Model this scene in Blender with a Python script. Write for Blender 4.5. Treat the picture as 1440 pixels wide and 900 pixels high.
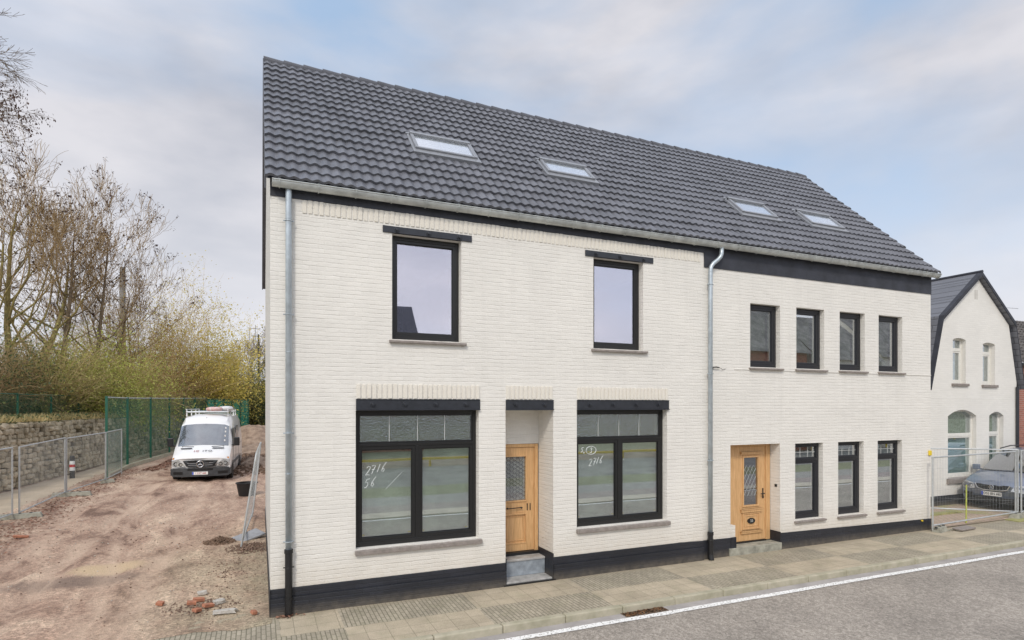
import bpy, bmesh, math, random
from mathutils import Vector, Matrix, noise as mnoise
R = math.radians
random.seed(7)
scene = bpy.context.scene
for o in list(bpy.data.objects): bpy.data.objects.remove(o)
C = scene.collection

# ------------------------------------------------------------ camera
cam_d = bpy.data.cameras.new('camera'); cam = bpy.data.objects.new('camera', cam_d); C.objects.link(cam)
cam.location = (-0.144, -9.274, 3.1); cam.rotation_euler = (R(90), 0, R(-23.384))
cam_d.sensor_width = 36; cam_d.lens = 20.525; cam_d.shift_y = 0.084
cam_d.clip_start = 0.05; cam_d.clip_end = 1500
scene.camera = cam

# ------------------------------------------------------------ world, sun, exposure
SUN_EL, SUN_AZ = 42, 215       # azimuth clockwise from +Y: behind and left of the camera
w = bpy.data.worlds.new('World'); scene.world = w; w.use_nodes = True
nt = w.node_tree; nt.nodes.clear(); L = nt.links.new
def wn(t, **k):
    n = nt.nodes.new(t)
    for a, b in k.items(): setattr(n, a, b)
    return n
tc = wn('ShaderNodeTexCoord'); sky = wn('ShaderNodeTexSky', sky_type='NISHITA', sun_disc=False)
sky.sun_elevation = R(SUN_EL); sky.sun_rotation = R(SUN_AZ); sky.altitude = 0; sky.air_density = 1.0; sky.dust_density = 2.0; sky.ozone_density = 1.5
mp = wn('ShaderNodeMapping'); mp.inputs['Scale'].default_value = (1.0, 1.0, 2.6); mp.inputs['Location'].default_value = (3.1, 1.7, 0.4)
L(tc.outputs['Generated'], mp.inputs['Vector'])
n1 = wn('ShaderNodeTexNoise'); n1.inputs['Scale'].default_value = 1.5; n1.inputs['Detail'].default_value = 6; n1.inputs['Roughness'].default_value = .5; n1.inputs['Distortion'].default_value = .35
L(mp.outputs[0], n1.inputs['Vector'])
r1 = wn('ShaderNodeValToRGB'); r1.color_ramp.elements[0].position = .30; r1.color_ramp.elements[1].position = .53
L(n1.outputs['Fac'], r1.inputs['Fac'])
n2 = wn('ShaderNodeTexNoise'); n2.inputs['Scale'].default_value = 3.4; n2.inputs['Detail'].default_value = 5; n2.inputs['Roughness'].default_value = .5
L(mp.outputs[0], n2.inputs['Vector'])
r2 = wn('ShaderNodeValToRGB'); e = r2.color_ramp.elements
e[0].position = .36; e[0].color = (4.2, 4.45, 5.15, 1); e[1].position = .64; e[1].color = (6.4, 6.35, 6.75, 1)
L(n2.outputs['Fac'], r2.inputs['Fac'])
# thin blue gaps: the Nishita blue lifted by the veil of thin cloud
veil = wn('ShaderNodeMixRGB'); veil.inputs['Fac'].default_value = .72; veil.inputs['Color2'].default_value = (4.3, 5.8, 7.9, 1)
L(sky.outputs[0], veil.inputs['Color1'])
# towards the horizon the cloud brightens
sx = wn('ShaderNodeSeparateXYZ'); L(tc.outputs['Generated'], sx.inputs[0])
mr = wn('ShaderNodeMapRange'); mr.inputs['From Min'].default_value = 0.0; mr.inputs['From Max'].default_value = .38; mr.inputs['To Min'].default_value = 1; mr.inputs['To Max'].default_value = 0; mr.clamp = True
L(sx.outputs['Z'], mr.inputs['Value'])
mix = wn('ShaderNodeMixRGB'); L(r1.outputs['Color'], mix.inputs['Fac']); L(veil.outputs[0], mix.inputs['Color1']); L(r2.outputs[0], mix.inputs['Color2'])
mix2 = wn('ShaderNodeMixRGB'); mix2.inputs['Color2'].default_value = (8.3, 8.3, 8.6, 1)
mm = wn('ShaderNodeMath', operation='MULTIPLY'); mm.inputs[1].default_value = .75; L(mr.outputs[0], mm.inputs[0]); L(mm.outputs[0], mix2.inputs['Fac']); L(mix.outputs[0], mix2.inputs['Color1'])
# cloud glow round the hidden sun
vm = wn('ShaderNodeVectorMath', operation='DOT_PRODUCT'); L(tc.outputs['Generated'], vm.inputs[0])
sd = Vector((math.sin(R(SUN_AZ)) * math.cos(R(SUN_EL)), math.cos(R(SUN_AZ)) * math.cos(R(SUN_EL)), math.sin(R(SUN_EL))))
vm.inputs[1].default_value = sd
mg = wn('ShaderNodeMapRange'); mg.inputs['From Min'].default_value = -.2; mg.inputs['From Max'].default_value = 1; mg.inputs['To Min'].default_value = 1.0; mg.inputs['To Max'].default_value = 1.75; L(vm.outputs['Value'], mg.inputs['Value'])
sc = wn('ShaderNodeVectorMath', operation='SCALE'); L(mix2.outputs[0], sc.inputs[0]); L(mg.outputs[0], sc.inputs['Scale'])
bg = wn('ShaderNodeBackground'); bg.inputs['Strength'].default_value = .1; L(sc.outputs[0], bg.inputs['Color'])
wo = wn('ShaderNodeOutputWorld'); L(bg.outputs[0], wo.inputs['Surface'])
sun_d = bpy.data.lights.new('sun', 'SUN'); sun_d.energy = 1.5; sun_d.angle = R(10); sun_d.color = (1, .93, .82)
sun = bpy.data.objects.new('sun', sun_d); C.objects.link(sun); sun.rotation_euler = (-sd).to_track_quat('-Z', 'Y').to_euler()
vs = scene.view_settings; scene.display_settings.display_device = 'sRGB'
vs.view_transform = 'Standard'; vs.look = 'None'; vs.exposure = 0.22; vs.gamma = 1; vs.use_curve_mapping = False
scene.render.engine = 'CYCLES'; scene.cycles.max_bounces = 8; scene.cycles.transparent_max_bounces = 24

# ------------------------------------------------------------ mesh helpers
class MB:
    def __init__(s): s.v = []; s.f = []; s.m = []; s.mi = 0
    def add(s, vs, fs):
        b = len(s.v); s.v += [tuple(p) for p in vs]; s.f += [tuple(b + i for i in f) for f in fs]; s.m += [s.mi] * len(fs)
    def quad(s, a, b, c, d): s.add([a, b, c, d], [(0, 1, 2, 3)])
    def box(s, x0, x1, y0, y1, z0, z1, M=None):
        P = [(x, y, z) for z in (z0, z1) for y in (y0, y1) for x in (x0, x1)]
        if M is not None: P = [tuple(M @ Vector(p)) for p in P]
        s.add(P, [(0, 2, 3, 1), (4, 5, 7, 6), (0, 1, 5, 4), (2, 6, 7, 3), (0, 4, 6, 2), (1, 3, 7, 5)])
    def tube(s, pts, rad, n=8, cap=True):
        pts = [Vector(p) for p in pts]; k = len(pts)
        if not hasattr(rad, '__len__'): rad = [rad] * k
        V = []; F = []
        for i, p in enumerate(pts):
            t = (pts[min(i + 1, k - 1)] - pts[max(i - 1, 0)]).normalized()
            u = t.orthogonal() if i == 0 else (pu - t * pu.dot(t))
            if u.length < 1e-6: u = t.orthogonal()
            u.normalize(); pu = u; w_ = t.cross(u)
            for j in range(n):
                a = 2 * math.pi * j / n; V.append(p + (u * math.cos(a) + w_ * math.sin(a)) * rad[i])
        for i in range(k - 1):
            for j in range(n):
                a = i * n + j; b = i * n + (j + 1) % n; F.append((a, b, b + n, a + n))
        if cap: F.append(tuple(reversed(range(n)))); F.append(tuple(range((k - 1) * n, k * n)))
        s.add(V, F)
    def cyl(s, a, b, r, n=16): s.tube([a, b], r, n)
    def torus(s, M, r0, r1, n=32, m=8):
        V = []; F = []
        for i in range(n):
            a = 2 * math.pi * i / n
            for j in range(m):
                b = 2 * math.pi * j / m; rr = r0 + r1 * math.cos(b)
                V.append(M @ Vector((rr * math.cos(a), rr * math.sin(a), r1 * math.sin(b))))
        for i in range(n):
            for j in range(m):
                F.append((i * m + j, ((i + 1) % n) * m + j, ((i + 1) % n) * m + (j + 1) % m, i * m + (j + 1) % m))
        s.add(V, F)
    def poly(s, pts, d):
        """closed outline pts extruded by vector d"""
        n = len(pts); d = Vector(d); V = [Vector(p) for p in pts] + [Vector(p) + d for p in pts]
        F = [tuple(range(n)), tuple(reversed(range(n, 2 * n)))] + [(i, i + n, (i + 1) % n + n, (i + 1) % n) for i in range(n)]
        s.add(V, F)
    def build_each(s, name, mats, parent=None, **k):
        """one object per connected piece"""
        key = {}; par = list(range(len(s.v)))
        def fd(a):
            while par[a] != a: par[a] = par[par[a]]; a = par[a]
            return a
        for i, p in enumerate(s.v):
            q = (round(p[0], 4), round(p[1], 4), round(p[2], 4))
            if q in key: par[fd(i)] = fd(key[q])
            else: key[q] = i
        for f in s.f:
            for a in f[1:]: par[fd(a)] = fd(f[0])
        gr = {}
        for f in s.f: gr.setdefault(fd(f[0]), []).append(f)
        out = []
        for g, fs in gr.items():
            ids = sorted({a for f in fs for a in f}); mp = {a: i for i, a in enumerate(ids)}; b = MB(); b.add([s.v[a] for a in ids], [tuple(mp[a] for a in f) for f in fs]); out.append(b.build(name, mats, parent, **k))
        return out
    def build(s, name, mats, parent=None, smooth=False, bevel=0, kind=None, fix=False, subsurf=0):
        me = bpy.data.meshes.new(name); me.from_pydata(s.v, [], s.f); me.update()
        if not isinstance(mats, (list, tuple)): mats = [mats]
        for m in mats: me.materials.append(m)
        if len(mats) > 1:
            for p, i in zip(me.polygons, s.m): p.material_index = i
        if fix:
            bm = bmesh.new(); bm.from_mesh(me); bmesh.ops.remove_doubles(bm, verts=bm.verts, dist=.0004); bmesh.ops.recalc_face_normals(bm, faces=bm.faces); bm.to_mesh(me); bm.free()
        if smooth:
            for p in me.polygons: p.use_smooth = True
        o = bpy.data.objects.new(name, me); C.objects.link(o)
        if parent: o.parent = parent
        if bevel:
            b = o.modifiers.new('b', 'BEVEL'); b.width = bevel; b.segments = 2; b.limit_method = 'ANGLE'; b.angle_limit = R(40)
        if subsurf:
            b = o.modifiers.new('s', 'SUBSURF'); b.levels = subsurf; b.render_levels = subsurf
        if kind: o['kind'] = kind
        return o
def thing(name, label, cat, loc=(0, 0, 0), rz=0, group=None):
    o = bpy.data.objects.new(name, None); C.objects.link(o); o.location = loc; o.rotation_euler = (0, 0, rz)
    o['label'] = label; o['category'] = cat
    if group: o['group'] = group
    return o
def tag(o, label, cat, group=None):
    o['label'] = label; o['category'] = cat
    if group: o['group'] = group
    return o
def copy_tree(o, parent=None):
    c = o.copy(); C.objects.link(c); c.parent = parent
    for ch in o.children: copy_tree(ch, c)
    return c
def text(s, size, mat, parent, M, name='lettering', depth=.002, spacing=1.0, shear=0.0, sx=1.0):
    cu = bpy.data.curves.new('t', 'FONT'); cu.body = s; cu.size = size; cu.extrude = depth; cu.align_x = 'CENTER'; cu.align_y = 'CENTER'; cu.space_character = spacing; cu.shear = shear; cu.resolution_u = 3
    to = bpy.data.objects.new('t', cu); C.objects.link(to)
    dg = bpy.context.evaluated_depsgraph_get(); me = bpy.data.meshes.new_from_object(to.evaluated_get(dg))
    bpy.data.objects.remove(to); me.transform(M @ Matrix.Diagonal((sx, 1, 1, 1))); me.materials.clear(); me.materials.append(mat)
    o = bpy.data.objects.new(name, me); C.objects.link(o); o.parent = parent
    return o

# ------------------------------------------------------------ materials
def newmat(name):
    m = bpy.data.materials.new(name); m.use_nodes = True; t = m.node_tree; return m, t, t.nodes['Principled BSDF']
def nd(t, typ, ins=None, **k):
    n = t.nodes.new(typ)
    for a, b in k.items(): setattr(n, a, b)
    for a, b in (ins or {}).items():
        if isinstance(b, bpy.types.NodeSocket): t.links.new(b, n.inputs[a])
        else: n.inputs[a].default_value = b
    return n
def c4(c): return (c[0], c[1], c[2], 1)
def mat(name, col, rough=.6, var=.12, scale=8, bump=0, bscale=60, metal=0, spec=.5, col2=None, coat=0, detail=5, bdist=.004):
    """colour broken up by noise, optional fine bump"""
    m, t, b = newmat(name); tcn = nd(t, 'ShaderNodeTexCoord')
    n = nd(t, 'ShaderNodeTexNoise', {'Vector': tcn.outputs['Object'], 'Scale': scale, 'Detail': detail, 'Roughness': .6})
    c2 = col2 or tuple(x * (1 - var * 1.6) for x in col); c1 = col if col2 else tuple(min(1, x * (1 + var * .7)) for x in col)
    rp = nd(t, 'ShaderNodeValToRGB', {'Fac': n.outputs['Fac']}); rp.color_ramp.elements[0].position = .33; rp.color_ramp.elements[1].position = .67
    rp.color_ramp.elements[0].color = c4(c2); rp.color_ramp.elements[1].color = c4(c1)
    t.links.new(rp.outputs[0], b.inputs['Base Color'])
    b.inputs['Roughness'].default_value = rough; b.inputs['Metallic'].default_value = metal; b.inputs['Specular IOR Level'].default_value = spec
    if coat: b.inputs['Coat Weight'].default_value = coat; b.inputs['Coat Roughness'].default_value = .08
    if bump:
        n2_ = nd(t, 'ShaderNodeTexNoise', {'Vector': tcn.outputs['Object'], 'Scale': bscale, 'Detail': 4})
        bp = nd(t, 'ShaderNodeBump', {'Height': n2_.outputs['Fac'], 'Strength': bump, 'Distance': bdist}); t.links.new(bp.outputs[0], b.inputs['Normal'])
    return m
def brickmat(name, col, mortar, bw=.22, bh=.066, ms=.010, bump=.6, rough=.75, var=.08, distort=.006, dist=.006, dirt=None, col2=None, vjoint=.3, streak=0):
    m, t, b = newmat(name); tcn = nd(t, 'ShaderNodeTexCoord'); ge = nd(t, 'ShaderNodeNewGeometry')
    s = nd(t, 'ShaderNodeSeparateXYZ', {0: tcn.outputs['Object']}); sn = nd(t, 'ShaderNodeSeparateXYZ', {0: ge.outputs['True Normal']})
    ab = nd(t, 'ShaderNodeMath', {0: sn.outputs[0]}, operation='ABSOLUTE'); gt = nd(t, 'ShaderNodeMath', {0: ab.outputs[0], 1: .7}, operation='GREATER_THAN')
    mxu = nd(t, 'ShaderNodeMix', {0: gt.outputs[0], 2: s.outputs[0], 3: s.outputs[1]})
    nz = nd(t, 'ShaderNodeTexNoise', {'Vector': tcn.outputs['Object'], 'Scale': 7, 'Detail': 3})
    off = nd(t, 'ShaderNodeMath', {0: nz.outputs['Fac'], 1: .5}, operation='SUBTRACT'); off2 = nd(t, 'ShaderNodeMath', {0: off.outputs[0], 1: distort * 2.5}, operation='MULTIPLY')
    z2 = nd(t, 'ShaderNodeMath', {0: s.outputs[2], 1: off2.outputs[0]}, operation='ADD')
    cv = nd(t, 'ShaderNodeCombineXYZ', {0: mxu.outputs[0], 1: z2.outputs[0]})
    br = nd(t, 'ShaderNodeTexBrick', {'Vector': cv.outputs[0], 'Scale': 1, 'Brick Width': bw, 'Row Height': bh, 'Mortar Size': ms, 'Mortar Smooth': .6, 'Bias': 0})
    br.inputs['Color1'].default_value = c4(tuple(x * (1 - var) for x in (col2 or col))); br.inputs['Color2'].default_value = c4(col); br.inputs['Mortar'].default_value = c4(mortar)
    # second brick texture gives each brick its own height
    br2 = nd(t, 'ShaderNodeTexBrick', {'Vector': cv.outputs[0], 'Scale': 1, 'Brick Width': bw, 'Row Height': bh, 'Mortar Size': 0, 'Color1': (0, 0, 0, 1), 'Color2': (1, 1, 1, 1)})
    n3 = nd(t, 'ShaderNodeTexNoise', {'Vector': tcn.outputs['Object'], 'Scale': 1.1, 'Detail': 6})
    mr_ = nd(t, 'ShaderNodeMapRange', {0: n3.outputs['Fac'], 1: .3, 2: .7, 3: 1 - var, 4: 1 + var * .35})
    mu = nd(t, 'ShaderNodeVectorMath', {0: br.outputs['Color'], 'Scale': mr_.outputs[0]}, operation='SCALE')
    last = mu.outputs[0]
    if streak:       # rain streaks
        mq = nd(t, 'ShaderNodeMapping', {0: tcn.outputs['Object'], 'Scale': (7, 7, .45)}); nq = nd(t, 'ShaderNodeTexNoise', {'Vector': mq.outputs[0], 'Scale': 1, 'Detail': 6, 'Roughness': .6}); rq = nd(t, 'ShaderNodeMapRange', {0: nq.outputs['Fac'], 1: .5, 2: .75, 3: 1, 4: 1 - streak * 1.6})
        last = nd(t, 'ShaderNodeVectorMath', {0: last, 'Scale': rq.outputs[0]}, operation='SCALE').outputs[0]
    if dirt:
        mz = nd(t, 'ShaderNodeMapRange', {0: s.outputs[2], 1: dirt[0], 2: dirt[1], 3: 1, 4: 0})
        n4 = nd(t, 'ShaderNodeTexNoise', {'Vector': tcn.outputs['Object'], 'Scale': 9, 'Detail': 6}); 
        md = nd(t, 'ShaderNodeMath', {0: mz.outputs[0], 1: n4.outputs['Fac']}, operation='MULTIPLY')
        mx = nd(t, 'ShaderNodeMixRGB', {'Fac': md.outputs[0], 'Color1': last, 'Color2': c4(dirt[2])}); last = mx.outputs[0]
    t.links.new(last, b.inputs['Base Color']); b.inputs['Roughness'].default_value = rough
    # height: courses read more strongly than the filled upright joints
    sb = nd(t, 'ShaderNodeSeparateColor', {0: br2.outputs['Color']})
    fr = nd(t, 'ShaderNodeMath', {0: z2.outputs[0], 1: bh}, operation='DIVIDE'); fr = nd(t, 'ShaderNodeMath', {0: fr.outputs[0]}, operation='FRACT'); fr = nd(t, 'ShaderNodeMath', {0: fr.outputs[0], 1: .5}, operation='SUBTRACT'); fr = nd(t, 'ShaderNodeMath', {0: fr.outputs[0]}, operation='ABSOLUTE')
    jn = nd(t, 'ShaderNodeMapRange', {0: fr.outputs[0], 1: .36, 2: .49, 3: 0, 4: 1})
    mps = nd(t, 'ShaderNodeMapping', {0: tcn.outputs['Object'], 'Scale': (2.2, 2.2, 11)}); ns = nd(t, 'ShaderNodeTexNoise', {'Vector': mps.outputs[0], 'Scale': 1.3, 'Detail': 4}); nm = nd(t, 'ShaderNodeMapRange', {0: ns.outputs['Fac'], 1: .36, 2: .62, 3: .15, 4: 1})
    js = nd(t, 'ShaderNodeMath', {0: jn.outputs[0], 1: nm.outputs[0]}, operation='MULTIPLY')
    vj = nd(t, 'ShaderNodeMath', {0: br.outputs['Fac'], 1: vjoint}, operation='MULTIPLY'); jj = nd(t, 'ShaderNodeMath', {0: js.outputs[0], 1: vj.outputs[0]}, operation='MAXIMUM')
    inv = nd(t, 'ShaderNodeMath', {0: 1.0, 1: jj.outputs[0]}, operation='SUBTRACT')
    h1 = nd(t, 'ShaderNodeMath', {0: sb.outputs[0], 1: .28, 2: inv.outputs[0]}, operation='MULTIPLY_ADD')
    nf = nd(t, 'ShaderNodeTexNoise', {'Vector': tcn.outputs['Object'], 'Scale': 28, 'Detail': 4})
    h2 = nd(t, 'ShaderNodeMath', {0: nf.outputs['Fac'], 1: .8, 2: h1.outputs[0]}, operation='MULTIPLY_ADD')
    bp = nd(t, 'ShaderNodeBump', {'Height': h2.outputs[0], 'Strength': bump, 'Distance': dist}); t.links.new(bp.outputs[0], b.inputs['Normal'])
    return m
def glass(name, refl=.5, tint=(.75, .82, .8), bump=0, bscale=40, gt=(.93, .95, 1)):
    m = bpy.data.materials.new(name); m.use_nodes = True; t = m.node_tree; t.nodes.clear()
    g = nd(t, 'ShaderNodeBsdfGlossy', {'Color': c4(gt), 'Roughness': .01}); tr = nd(t, 'ShaderNodeBsdfTransparent', {'Color': c4(tint)})
    lw = nd(t, 'ShaderNodeLayerWeight', {'Blend': .25}); mr_ = nd(t, 'ShaderNodeMapRange', {0: lw.outputs['Facing'], 1: 0, 2: 1, 3: refl, 4: 1})
    mx = nd(t, 'ShaderNodeMixShader', {0: mr_.outputs[0], 1: tr.outputs[0], 2: g.outputs[0]}); o = nd(t, 'ShaderNodeOutputMaterial', {0: mx.outputs[0]})
    tcn = nd(t, 'ShaderNodeTexCoord')
    n_ = nd(t, 'ShaderNodeTexNoise', {'Vector': tcn.outputs['Object'], 'Scale': bscale if bump else 1.2, 'Detail': 2 if bump else 0})
    bp = nd(t, 'ShaderNodeBump', {'Height': n_.outputs['Fac'], 'Strength': bump or .14, 'Distance': .01 if bump else .004}); t.links.new(bp.outputs[0], g.inputs['Normal'])
    return m
def alpha_mat(name, col, fac, rough=.7, holes=None):
    m = bpy.data.materials.new(name); m.use_nodes = True; t = m.node_tree; b = t.nodes['Principled BSDF']; o = t.nodes['Material Output']
    b.inputs['Base Color'].default_value = c4(col); b.inputs['Roughness'].default_value = rough
    tr = nd(t, 'ShaderNodeBsdfTransparent'); tcn = nd(t, 'ShaderNodeTexCoord')
    n_ = nd(t, 'ShaderNodeTexNoise', {'Vector': tcn.outputs['Object'], 'Scale': holes or .8, 'Detail': 5})
    mr_ = nd(t, 'ShaderNodeMapRange', {0: n_.outputs['Fac'], 1: .35, 2: .65, 3: fac * .7, 4: min(1, fac * 1.25)})
    mx = nd(t, 'ShaderNodeMixShader', {0: mr_.outputs[0], 1: tr.outputs[0], 2: b.outputs[0]}); t.links.new(mx.outputs[0], o.inputs[0])
    return m
def woodmat(name, a, b2):
    m, t, b = newmat(name); tcn = nd(t, 'ShaderNodeTexCoord'); mp_ = nd(t, 'ShaderNodeMapping', {0: tcn.outputs['Object'], 'Scale': (15, 15, 1.0)})
    n_ = nd(t, 'ShaderNodeTexNoise', {'Vector': mp_.outputs[0], 'Scale': 3, 'Detail': 7, 'Roughness': .6, 'Distortion': .8})
    rp = nd(t, 'ShaderNodeValToRGB', {'Fac': n_.outputs['Fac']}); rp.color_ramp.elements[0].position = .3; rp.color_ramp.elements[1].position = .7
    rp.color_ramp.elements[0].color = c4(b2); rp.color_ramp.elements[1].color = c4(a); t.links.new(rp.outputs[0], b.inputs['Base Color']); b.inputs['Roughness'].default_value = .5
    bp = nd(t, 'ShaderNodeBump', {'Height': n_.outputs['Fac'], 'Strength': .25, 'Distance': .002}); t.links.new(bp.outputs[0], b.inputs['Normal'])
    return m
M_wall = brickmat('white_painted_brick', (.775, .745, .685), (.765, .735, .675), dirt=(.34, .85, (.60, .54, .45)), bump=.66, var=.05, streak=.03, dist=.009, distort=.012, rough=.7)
M_plinth = brickmat('black_painted_brick', (.024, .026, .035), (.017, .019, .025), bump=.6, var=.25, rough=.5, dirt=(-.02, .17, (.20, .17, .13)))
M_sold = mat('white_painted_soldier_brick', (.74, .695, .61), .75, .04, 30, .3, 40)
M_black = mat('black_steel_paint', (.026, .029, .037), .4, .15, 12, .15, 80)
M_frame = mat('dark_window_frame', (.013, .013, .013), .35, .08, 20)
M_frame2 = mat('anthracite_window_frame', (.018, .019, .023), .35, .08, 20)
M_fascia = mat('dark_grey_render', (.038, .041, .053), .7, .22, 3, .3, 90)
M_sill = mat('brown_stone_sill', (.27, .235, .21), .75, .15, 14, .4, 60)
M_zinc = mat('zinc_gutter', (.56, .58, .56), .42, .16, 5, .1, 30, metal=.55)
M_pipe = mat('zinc_downpipe', (.50, .56, .60), .4, .12, 6, 0, metal=.5)
M_iron = mat('black_cast_iron', (.012, .012, .013), .45, .1, 20, .2, 60)
M_glass = glass('window_glass', .47, gt=(.86, .83, .93)); M_glass_low = glass('ground_floor_glass', .30, (.85, .9, .87))
M_glass_tex = glass('cathedral_glass', .20, (.6, .68, .56), bump=1.0, bscale=45)
M_film = alpha_mat('plastic_film', (.72, .72, .64), .95, .5, 2)
M_dark = mat('dark_room', (.10, .095, .09), .9, .1, 3)
M_room = mat('unfinished_plaster_room', (.30, .28, .25), .9, .2, 2)
M_wood = woodmat('light_oak', (.72, .45, .22), (.50, .28, .115))
M_wood_d = woodmat('oak_edge', (.36, .17, .06), (.25, .11, .04))
M_white = mat('white_lead', (.58, .59, .56), .5, .05)
M_chalk = mat('white_marker', (.85, .87, .86), .6, .05)
M_blue = mat('blue_stone', (.30, .335, .37), .55, .22, 7, .3, 60)
M_conc = mat('weathered_concrete', (.34, .33, .27), .85, .25, 6, .5, 50)
M_yellow = mat('yellow_plastic', (.75, .55, .03), .5, .05)
# roof tile: blue-black glazed concrete
M_tile = mat('anthracite_roof_tile', (.135, .138, .155), .38, .16, 2.2, .12, 120, spec=.5)
t = M_tile.node_tree; bs = t.nodes['Principled BSDF']; lk = bs.inputs['Base Color'].links[0]; src = lk.from_socket
tcn = nd(t, 'ShaderNodeTexCoord'); sp = nd(t, 'ShaderNodeSeparateXYZ', {0: tcn.outputs['Object']}); fx = nd(t, 'ShaderNodeMath', {0: sp.outputs[0], 1: .324}, operation='DIVIDE'); fx = nd(t, 'ShaderNodeMath', {0: fx.outputs[0]}, operation='FLOOR'); fz = nd(t, 'ShaderNodeMath', {0: sp.outputs[2], 1: .2135}, operation='DIVIDE'); fz = nd(t, 'ShaderNodeMath', {0: fz.outputs[0]}, operation='FLOOR')
cv = nd(t, 'ShaderNodeCombineXYZ', {0: fx.outputs[0], 1: fz.outputs[0]}); wnz = nd(t, 'ShaderNodeTexWhiteNoise', {'Vector': cv.outputs[0]}); rg = nd(t, 'ShaderNodeMapRange', {0: wnz.outputs[0], 1: 0, 2: 1, 3: .91, 4: 1.09}); scl = nd(t, 'ShaderNodeVectorMath', {0: src, 'Scale': rg.outputs[0]}, operation='SCALE'); t.links.new(scl.outputs[0], bs.inputs['Base Color'])
M_ridge = mat('ridge_tile', (.085, .087, .10), .45, .12, 4)
# ------------------------------------------------------------ ground heights
def gz(x, y):
    """lot to the left of the house rises gently away from the street"""
    return .02 * max(0, y) if y > 0 else 0
def nz(x, y, s=1.0, seed=0): return mnoise.noise(Vector((x * s, y * s, seed * 7.3)))
def sheet(name, mt, pts, kind='structure', parent=None):
    b = MB(); b.add(pts, [tuple(range(len(pts)))]); return b.build(name, mt, parent, kind=kind)

M_soil = mat('far_field', (.16, .155, .09), .9, .3, .4, .4, 8)
b = MB(); b.quad((-400, -400, -.22), (400, -400, -.22), (400, 500, -.22), (-400, 500, -.22)); b.build('ground', M_soil, kind='structure')

# road with aggregate
def roadmat():
    m, t, b = newmat('asphalt'); tcn = nd(t, 'ShaderNodeTexCoord')
    v = nd(t, 'ShaderNodeTexVoronoi', {'Vector': tcn.outputs['Object'], 'Scale': 80}); v2 = nd(t, 'ShaderNodeTexVoronoi', {'Vector': tcn.outputs['Object'], 'Scale': 24})
    s1 = nd(t, 'ShaderNodeSeparateColor', {0: v.outputs['Color']}); s2 = nd(t, 'ShaderNodeSeparateColor', {0: v2.outputs['Color']})
    a = nd(t, 'ShaderNodeMath', {0: s1.outputs[0], 1: .6}, operation='MULTIPLY'); a2 = nd(t, 'ShaderNodeMath', {0: s2.outputs[1], 1: .4, 2: a.outputs[0]}, operation='MULTIPLY_ADD')
    rp = nd(t, 'ShaderNodeValToRGB', {'Fac': a2.outputs[0]}); e = rp.color_ramp.elements; e[0].position = .05; e[0].color = (.18, .158, .135, 1); e[1].position = .95; e[1].color = (.48, .43, .375, 1)
    q = e.new(.5); q.color = (.30, .268, .23, 1)
    n_ = nd(t, 'ShaderNodeTexNoise', {'Vector': tcn.outputs['Object'], 'Scale': .7, 'Detail': 7}); mr_ = nd(t, 'ShaderNodeMapRange', {0: n_.outputs['Fac'], 1: .3, 2: .7, 3: .80, 4: 1.16})
    sc_ = nd(t, 'ShaderNodeVectorMath', {0: rp.outputs[0], 'Scale': mr_.outputs[0]}, operation='SCALE'); t.links.new(sc_.outputs[0], b.inputs['Base Color']); b.inputs['Roughness'].default_value = .8
    bp = nd(t, 'ShaderNodeBump', {'Height': v.outputs['Distance'], 'Strength': .5, 'Distance': .006}); t.links.new(bp.outputs[0], b.inputs['Normal'])
    return m
M_road = roadmat()
RZ = -.10
sheet('road', M_road, [(-120, -7.0, RZ), (160, -7.0, RZ), (160, -1.84, RZ), (-120, -1.84, RZ)])
M_gut = mat('gutter_concrete', (.38, .355, .34), .8, .12, 3, .2, 60)
b = MB(); b.box(-120, 160, -1.86, -1.69, -.25, RZ + .004); b.build('gutter_strip', M_gut, kind='structure')
def linemat():
    m, t, b = newmat('road_paint'); tcn = nd(t, 'ShaderNodeTexCoord'); n_ = nd(t, 'ShaderNodeTexNoise', {'Vector': tcn.outputs['Object'], 'Scale': 30, 'Detail': 8, 'Roughness': .7})
    rp = nd(t, 'ShaderNodeValToRGB', {'Fac': n_.outputs['Fac']}); rp.color_ramp.elements[0].position = .40; rp.color_ramp.elements[1].position = .47; rp.color_ramp.elements[0].color = (.25, .23, .2, 1); rp.color_ramp.elements[1].color = (.86, .86, .84, 1)
    t.links.new(rp.outputs[0], b.inputs['Base Color']); b.inputs['Roughness'].default_value = .6; return m
M_line = linemat()
# edge line: follows the kerb with a slight wobble
b = MB(); N = 340
xs = [-40 + i * 100 / N for i in range(N + 1)]
for x0, x1 in zip(xs, xs[1:]):
    f = lambda x: -1.885 + .02 * nz(x, 0, .8) + .006 * nz(x, 3, 6) + (-.006 * max(0, x - 10))
    g = lambda x: f(x) - .125 - .014 * nz(x, 9, 4)
    b.quad((x0, g(x0), RZ + .009), (x1, g(x1), RZ + .009), (x1, f(x1), RZ + .009), (x0, f(x0), RZ + .009))
b.build('road_line', M_line, kind='structure')
b = MB(); b.quad((-120, -6.95, RZ + .004), (160, -6.95, RZ + .004), (160, -6.82, RZ + .004), (-120, -6.82, RZ + .004)); b.build('far_road_line', M_line, kind='structure')

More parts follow.
